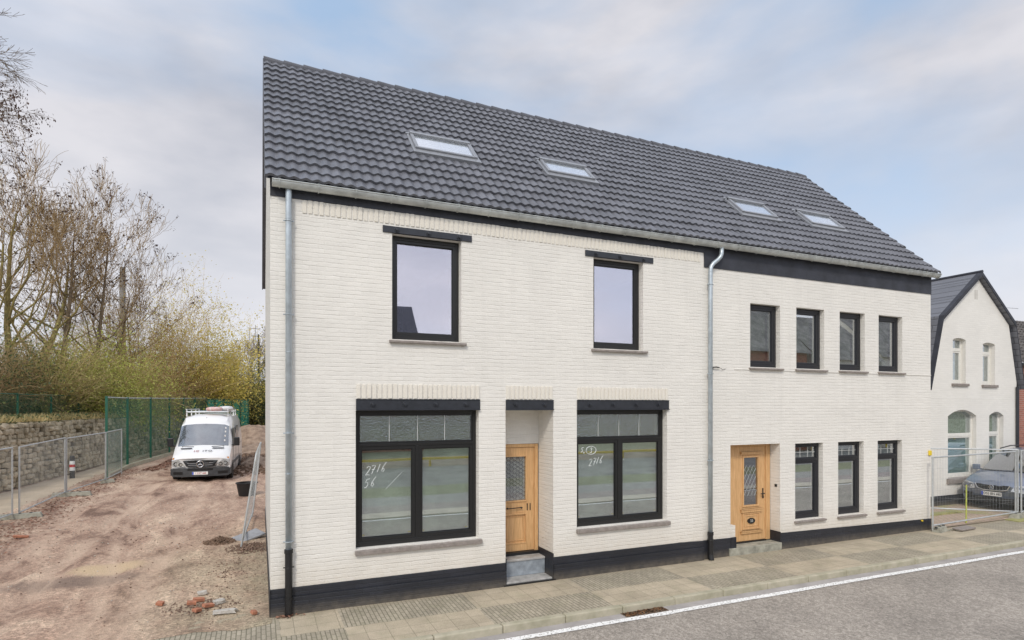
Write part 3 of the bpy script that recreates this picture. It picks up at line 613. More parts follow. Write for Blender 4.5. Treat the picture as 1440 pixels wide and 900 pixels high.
b = MB(); b.box(9.17, 10.05, y0 - .03, y0 + .06, .15, .182); b.build('threshold', M_iron, H)
b = MB(); b.box(8.745, 10.205, -.025, .32, -.08, .155); b.build('step', M_conc, H, bevel=.01)
b = MB(); b.box(10.186, 10.194, .10, .16, 1.34, 1.40); b.build('bell_push', M_iron, H)
# ---- gutter
def gutter():
    b = MB(); prof = []
    for k in range(13):
        a = math.pi + math.pi * k / 12; prof.append((-.115 + .075 * math.cos(a), 6.375 + .085 * math.sin(a)))
    out = prof + [(p[0] * 1 + (.0), p[1]) for p in []]
    x0, x1 = .02, 15.42; n = 40; V = []; F = []
    for i in range(n + 1):
        x = x0 + (x1 - x0) * i / n; V += [(x, y, z) for y, z in prof]
    m_ = len(prof)
    for i in range(n):
        for j in range(m_ - 1): F.append((i * m_ + j, i * m_ + j + 1, (i + 1) * m_ + j + 1, (i + 1) * m_ + j))
    b.add(V, F); b.add([(x0, y, z) for y, z in prof], [tuple(range(m_))]); b.add([(x1, y, z) for y, z in prof], [tuple(range(m_))])
    b.tube([(x0, -.192, 6.378), (x1, -.192, 6.378)], .011, 8)                    # rolled front bead
    b.tube([(x0, -.158, 6.318), (x1, -.158, 6.318)], .004, 6); b.tube([(x0, -.118, 6.291), (x1, -.118, 6.291)], .0035, 6)
    x = .12
    while x < x1:                                                                         # straps and joints
        b.tube([(x, p[0], p[1]) for p in [(-.115 + .080 * math.cos(math.pi + math.pi * k / 10), 6.375 + .090 * math.sin(math.pi + math.pi * k / 10)) for k in range(9)]], .010, 4); b.box(x - .02, x + .02, -.205, -.03, 6.384, 6.390); x += .545
    return b
g = gutter().build('gutter', M_zinc, H, smooth=False)
def bracket(b, x, z, y=-.06):
    b.torus(Matrix.Translation((x, y, z)), .052, .006, 16, 6); b.box(x - .075, x + .075, y - .006, y + .006, z - .008, z + .008); b.box(x - .012, x + .012, y, .02, z - .01, z + .01)
b = MB(); b.tube([(.25, -.062, 6.30), (.25, -.062, 6.25), (.25, -.062, .95)], [.045, .045, .045], 16)
for z in (5.83, 4.45, 2.70, 1.10): bracket(b, .25, z)
for z in (5.86, 3.9, 2.1): b.torus(Matrix.Translation((.25, -.062, z)), .046, .004, 16, 6)
b.build('downpipe', M_pipe, H, smooth=True)
b = MB(); b.tube([(.25, -.062, .0), (.25, -.062, .97)], .052, 16); b.tube([(.25, -.062, .93), (.25, -.062, .985)], .062, 16); bracket(b, .25, .72); b.tube([(.25, -.062, .25), (.25, -.062, .28)], .06, 16); b.build('downpipe_foot', M_iron, H, smooth=False)
b = MB(); b.tube([(8.44, -.115, 6.30), (8.44, -.11, 6.18), (8.42, -.10, 6.12), (8.37, -.085, 6.06), (8.27, -.065, 5.98), (8.215, -.06, 5.91), (8.20, -.06, 5.83), (8.20, -.06, .50)], .043, 16)
for z in (5.55, 3.75, 2.0): bracket(b, 8.20, z)
for z in (5.80, 4.4, 3.42): b.torus(Matrix.Translation((8.20, -.06, z)), .044, .004, 16, 6)
b.build('downpipe', M_pipe, H, smooth=True)
b = MB(); b.tube([(8.20, -.06, .02), (8.20, -.06, .55)], .050, 16); b.tube([(8.20, -.06, .50), (8.20, -.06, .56)], .060, 16); bracket(b, 8.20, .40); b.tube([(8.20, -.06, .10), (8.20, -.085, .0)], .056, 16); b.build('downpipe_foot', M_iron, H)
# loose cable end beside the second downpipe
b = MB(); b.box(8.27, 8.31, -.02, .02, 3.84, 3.90); b.tube([(8.29, -.01, 3.885), (8.38, -.03, 3.892), (8.46, -.02, 3.885)], .012, 6); b.tube([(8.46, -.02, 3.885), (8.52, -.03, 3.86), (8.56, 0, 3.84), (8.66, .01, 3.865)], .004, 4); b.build('cable_end', M_iron, H)
b = MB(); b.box(15.235, 15.335, -.02, .02, 1.86, 1.985); b.build('yellow_marker', M_yellow, H, bevel=.012)
b = MB(); b.cyl((14.966, -.02, .25), (14.966, .01, .25), .02, 12); b.build('yellow_cap', M_yellow, H)
# ---- the roof: interlocking wave tiles as real geometry
ey, ez = -.16, 6.395; ry, rz = RY, RZt; SL = math.hypot(ry - ey, rz - ez); ty, tz = (ry - ey) / SL, (rz - ez) / SL; ny, nz_ = -tz, ty
RX0, RX1 = -.07, XR + .07
def rp(x, s, h): return (x, ey + ty * s + ny * h, ez + tz * s + nz_ * h)
def wave(u):
    """profile of one roll: flat pan rising to a round roll with a step down at the interlock"""
    u = u % 1.0
    return .5 - .5 * math.cos(2 * math.pi * min(1, u ** .85))
def roof_tiles():
    b = MB(); per = .162; nrow = 18; gauge = SL / nrow; q = 8; ncol = round((RX1 - RX0) / per); per = (RX1 - RX0) / ncol
    for r in range(nrow):
        s0 = r * gauge - (.03 if r else .0); s1 = (r + 1) * gauge + .01; V = []; F = []
        cols = ncol * q
        for c in range(cols + 1):
            x = RX0 + (RX1 - RX0) * c / cols; wv = wave(c / q) * .028; k = c // q
            j = .003 * math.sin(k * 12.9898 + r * 78.233) 
            V += [rp(x, s0, .004 + wv - .0), rp(x, s0, .045 + wv + j), rp(x, s1, .004 + wv + j)]
        for c in range(cols):
            a = c * 3; F += [(a, a + 3, a + 4, a + 1), (a + 1, a + 4, a + 5, a + 2)]
        b.add(V, F)
        # thin lap line at each interlock
    return b
rf = roof_tiles().build('roof', M_tile, H, smooth=False)
for p in rf.data.polygons: p.use_smooth = False
b = MB(); b.add([rp(RX0, 0.02, -.02), rp(RX1, .02, -.02), rp(RX1, SL, -.02), rp(RX0, SL, -.02)], [(0, 1, 2, 3)])
b.add([(RX0, ry, rz + .0), (RX1, ry, rz), (RX1, RD + .16, EZ - .03), (RX0, RD + .16, EZ - .03)], [(0, 1, 2, 3)])
b.add([(RX0, ry, rz - .12), (RX1, ry, rz - .12), (RX1, RD + .16, EZ - .15), (RX0, RD + .16, EZ - .15)], [(3, 2, 1, 0)]); b.build('rear_slope', M_ridge, rf)
b = MB()
for X0 in (RX0 - .012, RX1 - .008):                                                       # verge boards of both gables
    for (Y0, Z0, Y1, Z1) in ((ey + .05, ez + .03, ry, rz + .05), (ry, rz + .05, RD + .17, EZ)):
        b.add([(X0, Y0, Z0 - .17), (X0, Y1, Z1 - .17), (X0, Y1, Z1), (X0, Y0, Z0), (X0 + .02, Y0, Z0 - .17), (X0 + .02, Y1, Z1 - .17), (X0 + .02, Y1, Z1), (X0 + .02, Y0, Z0)], [(0, 1, 2, 3), (7, 6, 5, 4), (0, 4, 5, 1), (1, 5, 6, 2), (2, 6, 7, 3), (3, 7, 4, 0)])
b.build_each('verge_board', M_ridge, rf)
b = MB(); n = 40; lr = (RX1 - RX0) / n
for i in range(n):
    x0 = RX0 + i * lr; b.tube([(x0, ry, rz - .02), (x0 + lr * .9, ry, rz - .028), (x0 + lr * 1.05, ry, rz - .03)], [.105, .092, .090], 14)
b.build('ridge_tiles', M_ridge, rf)
# skylights
M_sky = mat('skylight_frame', (.30, .31, .33), .4, .08, 10, metal=.3); M_skyg = glass('skylight_glass', .22, (.97, .98, .98)); M_blind = mat('white_inner_lining', (.86, .87, .86), .7, .03)
for k, (x0, x1, s0, s1) in enumerate([(a_, b_, c_ - .11, d_ - .10) for a_, b_, c_, d_ in [(2.46, 3.66, 2.03, 2.70), (5.16, 6.26, 2.04, 2.62), (10.0, 11.13, 1.68, 2.33), (12.27, 13.45, 1.72, 2.37)]]):
    def sb(b, a, c, d, e, h0, h1):
        P = [rp(x, s, h) for h in (h0, h1) for s in (d, e) for x in (a, c)]; b.add(P, [(0, 2, 3, 1), (4, 5, 7, 6), (0, 1, 5, 4), (2, 6, 7, 3), (0, 4, 6, 2), (1, 3, 7, 5)])
    b = MB(); t = .06
    sb(b, x0, x0 + t, s0, s1, 0, .115); sb(b, x1 - t, x1, s0, s1, 0, .115); sb(b, x0 + t, x1 - t, s0, s0 + t, 0, .11); sb(b, x0, x1, s1 - t, s1 + .02, 0, .135)
    sb(b, x0 - .05, x1 + .05, s0 - .13, s0, .0, .078); sb(b, x0 - .05, x0, s0, s1, 0, .075); sb(b, x1, x1 + .05, s0, s1, 0, .075); sb(b, x0 - .06, x1 + .06, s1 + .02, s1 + .08, 0, .08)
    f = b.build('skylight', M_sky, H, bevel=.005)
    b = MB(); sb(b, x0 + t, x1 - t, s0 + t, s1 - t, .085, .092); b.build('pane', M_skyg, f)
    b = MB(); sb(b, x0 + t, x1 - t, s0 + t, s1 - t, .070, .08); b.build('blind_or_panel', M_blind, f)
# ------------------------------------------------------------ THE LOT on the left
def dirtmat():
    m, t, b = newmat('churned_earth'); tcn = nd(t, 'ShaderNodeTexCoord'); s = nd(t, 'ShaderNodeSeparateXYZ', {0: tcn.outputs['Object']})
    def M(op, *a): return nd(t, 'ShaderNodeMath', {i: v for i, v in enumerate(a)}, operation=op).outputs[0]
    # streaks run along the wheel tracks
    mp_ = nd(t, 'ShaderNodeMapping', {0: tcn.outputs['Object'], 'Scale': (1.5, .55, 1), 'Rotation': (0, 0, R(14))})
    n1_ = nd(t, 'ShaderNodeTexNoise', {'Vector': mp_.outputs[0], 'Scale': 1.0, 'Detail': 10, 'Roughness': .62, 'Distortion': .6})
    rp = nd(t, 'ShaderNodeValToRGB', {'Fac': n1_.outputs['Fac']}); e = rp.color_ramp.elements
    e[0].position = .34; e[0].color = (.19, .115, .08, 1); e[1].position = .66; e[1].color = (.62, .465, .34, 1); q = e.new(.44); q.color = (.385, .255, .185, 1); q = e.new(.57); q.color = (.50, .355, .26, 1)
    # patches of moss green and of yellow sand
    n2_ = nd(t, 'ShaderNodeTexNoise', {'Vector': tcn.outputs['Object'], 'Scale': .9, 'Detail': 7, 'Roughness': .6}); 
    right = nd(t, 'ShaderNodeMapRange', {0: s.outputs[0], 1: -2.6, 2: -.2, 3: 0, 4: 1}); far = nd(t, 'ShaderNodeMapRange', {0: s.outputs[1], 1: 3.5, 2: 7, 3: 1, 4: 0})
    gm = M('MULTIPLY', M('MULTIPLY', right.outputs[0], far.outputs[0]), .75)
    leftm = nd(t, 'ShaderNodeMapRange', {0: s.outputs[0], 1: -5.0, 2: -6.2, 3: 0, 4: .6}); gm2 = M('MAXIMUM', gm, M('MULTIPLY', leftm.outputs[0], nd(t, 'ShaderNodeMapRange', {0: s.outputs[1], 1: 6, 2: 10, 3: 1, 4: .2}).outputs[0]))
    rg = nd(t, 'ShaderNodeMapRange', {0: n2_.outputs['Fac'], 1: .35, 2: .6, 3: .25, 4: 1}); gf = M('MULTIPLY', gm2, rg.outputs[0])
    m1 = nd(t, 'ShaderNodeMixRGB', {'Fac': gf, 'Color1': rp.outputs[0], 'Color2': (.36, .325, .215, 1)})
    # grit
    v = nd(t, 'ShaderNodeTexVoronoi', {'Vector': tcn.outputs['Object'], 'Scale': 38}); sv = nd(t, 'ShaderNodeSeparateColor', {0: v.outputs['Color']})
    gr = nd(t, 'ShaderNodeMapRange', {0: sv.outputs[0], 1: 0, 2: 1, 3: .70, 4: 1.30})
    n3 = nd(t, 'ShaderNodeTexNoise', {'Vector': tcn.outputs['Object'], 'Scale': 11, 'Detail': 8, 'Roughness': .75}); g3 = nd(t, 'ShaderNodeMapRange', {0: n3.outputs['Fac'], 1: .32, 2: .68, 3: .68, 4: 1.3})
    k = M('MULTIPLY', gr.outputs[0], g3.outputs[0]); sc_ = nd(t, 'ShaderNodeVectorMath', {0: m1.outputs[0], 'Scale': k}, operation='SCALE')
    # damp dark stain and yellow sand beside it
    def blob(cx, cy, rx, ry):
        dx = M('DIVIDE', M('SUBTRACT', s.outputs[0], cx), rx); dy_ = M('DIVIDE', M('SUBTRACT', s.outputs[1], cy), ry)
        d2 = M('ADD', M('MULTIPLY', dx, dx), M('MULTIPLY', dy_, dy_)); d3 = M('ADD', d2, M('MULTIPLY', M('SUBTRACT', n3.outputs['Fac'], .5), 1.8))
        return nd(t, 'ShaderNodeMapRange', {0: d3, 1: .4, 2: 1.3, 3: .8, 4: 0}).outputs[0]
    m2 = nd(t, 'ShaderNodeMixRGB', {'Fac': blob(-3.1, 3.0, 1.1, .38), 'Color1': sc_.outputs[0], 'Color2': (.19, .135, .105, 1)})
    m3 = nd(t, 'ShaderNodeMixRGB', {'Fac': blob(-2.75, 3.75, .62, .42), 'Color1': m2.outputs[0], 'Color2': (.62, .47, .29, 1)})
    ax_ = M('ABSOLUTE', M('SUBTRACT', M('ABSOLUTE', M('ADD', s.outputs[0], 2.75)), .82)); bx_ = M('ABSOLUTE', M('SUBTRACT', M('ABSOLUTE', M('ADD', M('ADD', s.outputs[0], 3.9), M('MULTIPLY', M('SUBTRACT', s.outputs[1], 8), .10))), .8))
    tm = M('MAXIMUM', nd(t, 'ShaderNodeMapRange', {0: ax_, 1: .10, 2: .28, 3: .55, 4: 0}).outputs[0], nd(t, 'ShaderNodeMapRange', {0: bx_, 1: .10, 2: .3, 3: .4, 4: 0}).outputs[0]); tm = M('MULTIPLY', tm, nd(t, 'ShaderNodeMapRange', {0: n1_.outputs['Fac'], 1: .38, 2: .55, 3: 0, 4: 1}).outputs[0])
    m3 = nd(t, 'ShaderNodeMixRGB', {'Fac': tm, 'Color1': m3.outputs[0], 'Color2': (.58, .43, .32, 1)})
    t.links.new(m3.outputs[0], b.inputs['Base Color']); b.inputs['Roughness'].default_value = .92
    h = M('ADD', M('MULTIPLY', v.outputs['Distance'], .5), n3.outputs['Fac']); bp = nd(t, 'ShaderNodeBump', {'Height': h, 'Strength': .8, 'Distance': .03}); t.links.new(bp.outputs[0], b.inputs['Normal'])
    return m
M_dirt = dirtmat()
def lot_z(x, y):
    z = gz(x, y) + .030 * nz(x, y, .8) + .015 * nz(x, y, 3.2, 2) + .008 * nz(x, y, 9, 4)
    u = abs(x + 2.75 + .9 * math.exp(-max(0, y) / 4) * 0) - .82; u2 = abs(x + 3.9 + .10 * (y - 8)) - .8
    z -= (.045 * math.exp(-(u / .17) ** 2) - .02 * math.exp(-((abs(u) - .32) / .12) ** 2) + .03 * math.exp(-(u2 / .2) ** 2)) * max(0, min(1, (y - .5) / 2))
    return z * max(0, min(1, (y + .25) / .6)) + .006 if y < 1 else z
b = MB(); nx_, ny_ = 150, 170; V = []
for j in range(ny_ + 1):
    y = -.18 + 62 * (j / ny_) ** 1.9
    for i in range(nx_ + 1):
        x = .02 - 44 * (1 - i / nx_) ** 1.7
        yy = y + (-.10 + .16 * nz(x, 0, 1.4) + .05 * nz(x, 5, 7) if j == 0 else 0)
        V.append((x, yy, lot_z(x, y) if j else .004))
b.add(V, [(j * (nx_ + 1) + i, j * (nx_ + 1) + i + 1, (j + 1) * (nx_ + 1) + i + 1, (j + 1) * (nx_ + 1) + i) for j in range(ny_) for i in range(nx_)])
b.build('dirt_lot', M_dirt, kind='structure', smooth=True)
b = MB(); V = []
for j in range(41):
    for i in range(31): x = .02 + 60 * i / 30; y = RD + .0 + 54 * j / 40; V.append((x, y, gz(x, y) + .05 * nz(x, y, .5)))
b.add(V, [(j * 31 + i, j * 31 + i + 1, (j + 1) * 31 + i + 1, (j + 1) * 31 + i) for j in range(40) for i in range(30)]); b.build('back_yard', M_dirt, kind='structure', smooth=True)

# rock wall line, footpath and the embankment behind
WALL = [(-10.9, -3), (-9.5, 5.5), (-7.9, 14.7), (-6.6, 22.4), (-4.9, 33), (-3.4, 44)]
def wall_x(y):
    for (xa, ya), (xb, yb) in zip(WALL, WALL[1:]):
        if y <= yb: return xa + (xb - xa) * (y - ya) / (yb - ya)
    return WALL[-1][0]
M_path = mat('trodden_path', (.56, .46, .34), .9, .2, 1.6, .5, 40, col2=(.42, .34, .24), detail=8)
b = MB(); ys_ = [1.0 + i * .5 for i in range(70)]; V = []
for y in ys_:
    xw = wall_x(y) + .1; xe = (-6.45 + .05 * max(0, y - 8)) + .18 * nz(0, y, .9)
    for k in range(7): x = xw + (xe - xw) * k / 6; V.append((x, y, lot_z(x, y) + .035 * (1 if 0 < k < 6 else -.5)))
b.add(V, [(j * 7 + k, j * 7 + k + 1, (j + 1) * 7 + k + 1, (j + 1) * 7 + k) for j in range(len(ys_) - 1) for k in range(6)]); b.build('footpath', M_path, kind='structure', smooth=True)
WT = 2.58
M_bank = mat('dry_grass_bank', (.42, .35, .17), .95, .4, 2.2, .6, 20, col2=(.13, .12, .05), detail=9)
b = MB(); V = []; cols = [0, .15, .5, 1.2, 2.2, 4, 8, 16, 40]
yb_ = [-3 + i for i in range(60)]
for y in yb_:
    for c in cols: V.append((wall_x(y) - .28 - c, y, WT - .10 + .10 * min(c, 4) + .10 * nz(c, y, .7)))
n = len(cols); b.add(V, [(j * n + k, (j + 1) * n + k, (j + 1) * n + k + 1, j * n + k + 1) for j in range(len(yb_) - 1) for k in range(n - 1)]); b.build('embankment', M_bank, kind='structure', smooth=True)
# rock wall: irregular squared stones in courses
M_rock = mat('quarry_stone', (.62, .53, .39), .85, .3, 1.9, .9, 14, col2=(.24, .20, .135), detail=9, bdist=.02)
ico = bmesh.new(); bmesh.ops.create_cube(ico, size=1); bmesh.ops.subdivide_edges(ico, edges=ico.edges, cuts=2, use_grid_fill=True)
IV = [v.co.copy() for v in ico.verts]; IF = [[v.index for v in f.verts] for f in ico.faces]; ico.free()
b = MB(); y = 2.0; yl = []
while y < 36:
    row_h = .26
    y += .0; break
for r in range(12):
    y = 2.0 + random.random() * .2
    while y < 36:
        L_ = random.uniform(.16, .36) * (1 + max(0, y - 14) * .02); h = random.uniform(.15, .22); yc = y + L_ / 2; ang = math.atan2(wall_x(yc + 1) - wall_x(yc), 1)
        x = wall_x(yc) - .12 - r * .019 + random.uniform(-.05, .05); z = gz(x, yc) * (1 - r / 12) + .10 + r * .207
        if random.random() < (.96 if r < 11 else .75) and z < WT + .05:
            S = random.random() * 99
            M_ = Matrix.Translation((x, yc, z)) @ Matrix.Rotation(-ang + random.uniform(-.12, .12), 4, 'Z') @ Matrix.Rotation(random.uniform(-.12, .12), 4, 'X') @ Matrix.Diagonal((.34 + random.uniform(-.03, .12), L_ * .88, h * .98, 1))
            vs_ = []
            for v in IV:
                d = v.normalized() * .62; p = v.lerp(d, .42); p = p * (1 + .16 * mnoise.noise(p * 3 + Vector((S, 0, 0)))); vs_.append(M_ @ p)
            b.add(vs_, IF)
        y += L_ * 1.0
st = b.build('stone_wall', M_rock); tag(st, 'long retaining wall of rough squared stones beside the footpath', 'stone wall')
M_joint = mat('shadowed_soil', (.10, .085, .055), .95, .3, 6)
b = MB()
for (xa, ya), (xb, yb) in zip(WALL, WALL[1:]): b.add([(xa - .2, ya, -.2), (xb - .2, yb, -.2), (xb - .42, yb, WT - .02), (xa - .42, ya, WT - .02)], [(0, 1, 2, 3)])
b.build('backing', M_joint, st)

# ---------------- vegetation
M_bark = mat('grey_brown_bark', (.27, .20, .13), .9, .3, 6, .4, 30, col2=(.13, .10, .065)); M_bark_g = mat('lichen_green_bark', (.38, .31, .11), .9, .3, 6, .4, 30, col2=(.17, .13, .06))
M_twig = mat('brown_twigs', (.44, .31, .15), .9, .3, 3, col2=(.22, .15, .075)); M_twig2 = mat('straw_twigs', (.66, .51, .25), .9, .3, 3, col2=(.36, .27, .13)); M_twig_g = mat('olive_twigs', (.52, .45, .17), .9, .3, 3, col2=(.30, .27, .10))
M_seed = mat('dark_seed_clusters', (.085, .045, .03), .9, .3, 5, col2=(.05, .025, .02))
def leafmat(name, c, c2, tr=.25):
    m, t, b = newmat(name); tcn = nd(t, 'ShaderNodeTexCoord'); n_ = nd(t, 'ShaderNodeTexNoise', {'Vector': tcn.outputs['Object'], 'Scale': .9, 'Detail': 6}); w_ = nd(t, 'ShaderNodeTexWhiteNoise', {'Vector': nd(t, 'ShaderNodeVectorMath', {0: tcn.outputs['Object'], 1: (9, 9, 9)}, operation='MULTIPLY').outputs[0]})
    rp = nd(t, 'ShaderNodeValToRGB', {'Fac': n_.outputs['Fac']}); rp.color_ramp.elements[0].position = .35; rp.color_ramp.elements[1].position = .65; rp.color_ramp.elements[0].color = c4(c2); rp.color_ramp.elements[1].color = c4(c)
    t.links.new(rp.outputs[0], b.inputs['Base Color']); b.inputs['Roughness'].default_value = .6
    tl = nd(t, 'ShaderNodeBsdfTranslucent', {'Color': rp.outputs[0]}); mx = nd(t, 'ShaderNodeMixShader', {0: tr, 1: b.outputs[0], 2: tl.outputs[0]}); t.links.new(mx.outputs[0], t.nodes['Material Output'].inputs[0]); return m
M_olive = leafmat('olive_leaves', (.46, .43, .12), (.25, .25, .07)); M_olgr = leafmat('fresh_olive_leaves', (.52, .53, .12), (.30, .34, .07)); M_yelg = leafmat('yellow_green_leaves', (.80, .64, .14), (.50, .45, .10)); M_dkg = leafmat('dark_ivy_leaves', (.10, .14, .045), (.045, .07, .025)); M_brnl = leafmat('russet_leaves', (.68, .44, .19), (.44, .28, .13)); M_straw = leafmat('straw_grass', (.58, .46, .22), (.34, .28, .12))
def rvec(s=1): return Vector((random.gauss(0, s), random.gauss(0, s), random.gauss(0, s)))
def grow(b, tw, p, d, ln, r, depth, tips, up=.12, spread=.55, nseg=4, wig=.13, kids=(2, 4), minr=.007, shrink=.68):
    pts = [p.copy()]; rr = [r]
    for i in range(nseg):
        d = (d + rvec(wig) + Vector((0, 0, up))).normalized(); p = p + d * ln / nseg; pts.append(p.copy()); rr.append(max(minr, r * (1 - .55 * (i + 1) / nseg)))
    (b if r > .03 else tw).tube(pts, rr, 6 if r > .06 else 3, cap=False)
    if depth == 0: tips.append((p.copy(), d.copy())); return
    for k in range(random.randint(*kids)):
        i = random.randint(max(1, nseg // 2), nseg); q = pts[i]; nd_ = (d + rvec(spread)).normalized()
        grow(b, tw, q, nd_, ln * random.uniform(shrink - .12, shrink + .12), rr[i] * .72, depth - 1, tips, up, spread, nseg, wig, kids, minr, shrink)
    grow(b, tw, pts[-1], d, ln * shrink, rr[-1], depth - 1, tips, up, spread, nseg, wig, kids, minr, shrink)
def tree(name, label, cat, x, y, z0, h, r, seed, lean=(0, 0), depth=5, bark=None, twig=None, seeds=0, group=None, first=.26, spread=.42, stems=1, kids=(1, 2), up=.10, kidmin=.007, leafm=None, leafn=0, shrink=.70):
    random.seed(seed); t = thing(name, label, cat, (x, y, z0), 0, group); b = MB(); tw = MB(); tips = []
    for s in range(stems):
        d0 = Vector((lean[0] + (random.gauss(0, .16) if stems > 1 else 0), lean[1] + (random.gauss(0, .12) if stems > 1 else 0), 1)).normalized()
        p = Vector((random.uniform(-.3, .3) * (stems > 1), random.uniform(-.2, .2) * (stems > 1), -.1)); hh = h * (1 if s == 0 else random.uniform(.7, .97))
        # trunk in segments with side limbs all the way up
        n = 9; pts = [p]; rr = [r]; d = d0
        for i in range(n):
            d = (d + rvec(.05) + Vector((lean[0] * .05, 0, .05))).normalized(); p = p + d * hh * .72 / n; pts.append(p); rr.append(r * (1 - .80 * (i + 1) / n))
        b.tube(pts, rr, 8, cap=False)
        for i in range(2, n + 1):
            if i / n < first: continue
            for k in range(2 if i < n else 3):
                a = random.uniform(0, 6.28); el = random.uniform(.45, 1.1); nd_ = Vector((math.cos(a), math.sin(a), el)).normalized() if i < n else (d + rvec(.3)).normalized()
                grow(b, tw, pts[i], nd_, hh * (.26 - .13 * i / n) * random.uniform(.8, 1.25), max(.012, rr[i] * .55), depth - (1 if i < n * .5 else 1) - (i > n * .8), tips, up, spread, 4, .15, kids, kidmin, shrink)
    b.build('trunk', bark or M_bark, t, smooth=True); tw.build('twigs', twig or M_twig, t)
    if seeds:
        c = MB()
        for (p, d) in tips:
            if random.random() < seeds:
                for k in range(random.randint(4, 9)):
                    q = p + rvec(.07); s = random.uniform(.02, .05); e = [q + rvec(s) for _ in range(3)]; c.add(e, [(0, 1, 2)])
        if c.v: c.build('seed_clusters', M_seed, t)
    if leafn:
        c = MB()
        for (p, d) in tips:
            for k in range(leafn):
                q = p + rvec(.14); s = random.uniform(.025, .055); u = rvec(1).normalized() * s; v = rvec(1).normalized() * s; c.add([q - u, q + v * .6, q + u, q - v * .6], [(0, 1, 2, 3)])
        c.build('foliage', leafm, t)
    return t
def ez_(y): return 2.75
# x, y, height above sea of ground..., all behind the rock wall
tree('bare_tree', 'tall bare tree with green lichen stems, leftmost behind the rock wall', 'tree', -12.3, 24.0, 2.7, 13.6, .19, 11, (.02, 0), bark=M_bark_g, twig=M_twig, seeds=.12, stems=2, group='bare trees behind the rock wall')
tree('bare_tree', 'tall twin-stemmed bare tree just right of the leftmost one', 'tree', -10.8, 26.0, 2.7, 13.6, .20, 12, (0, 0), bark=M_bark_g, twig=M_twig, seeds=.15, stems=2, kids=(1, 3), group='bare trees behind the rock wall')
tree('bare_tree', 'slim upright bare tree with dark seed clusters in its crown', 'tree', -9.6, 27.5, 2.7, 12.6, .16, 23, (.05, 0), bark=M_bark, twig=M_twig, seeds=.35, kids=(1, 3), group='bare trees behind the rock wall')
tree('bare_tree', 'bare tree with straight dark stem and seed clusters left of the concrete pole', 'tree', -8.6, 29.0, 2.7, 12.6, .15, 34, (.08, 0), bark=M_bark, twig=M_twig, seeds=.4, kids=(1, 3), group='bare trees behind the rock wall')
tree('bare_tree', 'thin bare tree leaning right across the concrete pole', 'tree', -8.3, 30.0, 2.6, 9.6, .13, 45, (.22, 0), bark=M_bark, twig=M_twig, seeds=.3, kids=(1, 3), group='bare trees behind the rock wall')
tree('bare_tree', 'low spreading bare tree just right of the concrete pole', 'tree', -7.2, 33.0, 2.4, 8.6, .11, 56, (.15, 0), bark=M_bark, twig=M_twig, seeds=.12, kids=(1, 3), group='bare trees behind the rock wall')
tree('bare_tree', 'far small bare tree in the gap left of the house', 'tree', -1.9, 62.0, 1.0, 10.5, .16, 67, (.04, 0), bark=M_bark, twig=M_bark, kidmin=.012, kids=(2, 3), group='bare trees behind the rock wall')
# nearer tree outside the frame, its boughs hang in at top left
random.seed(5); t = thing('overhanging_tree', 'near tree beyond the left edge whose drooping boughs hang into the upper left sky', 'tree', (-11.2, 14.0, 2.6))
b = MB(); tw = MB(); tips = []
b.tube([(0, 0, -.1), (-.1, 0, 3), (.1, 0, 6), (0, 0, 9), (.2, 0, 12), (.3, 0, 14)], [.26, .22, .19, .15, .10, .04], 8, cap=False)
for z, ln, el, az in ((8.7, 2.15, .02, .0), (9.0, 2.0, .12, .25), (9.6, 2.0, -.03, -.1), (10.4, 2.1, .06, .15), (11.2, 2.0, .15, .3), (12.0, 1.9, .3, .1), (12.6, 1.7, .5, .0), (8.0, 2.0, .3, .9), (6.9, 2, .3, 2.6), (8.8, 2, .3, 3.6)):
    grow(b, tw, Vector((0, 0, z)), Vector((math.cos(az), math.sin(az), el)).normalized(), ln, .045, 4, tips, .0, .36, 5, .09, (2, 3), .005, .60)
b.build('trunk', M_bark, t, smooth=True); tw.build('twigs', M_bark, t); c = MB()
for p, d in tips:
    if p.z < 11.2:
        for k in range(3):
            q = p + rvec(.06); s = random.uniform(.03, .06); dn = Vector((random.uniform(-.3, .5), random.uniform(-.4, .4), -1)).normalized() * s; sd_ = rvec(.014); c.add([q, q + dn + sd_, q + dn * 1.9, q + dn - sd_], [(0, 1, 2, 3)])
c.build('foliage', M_seed, t)
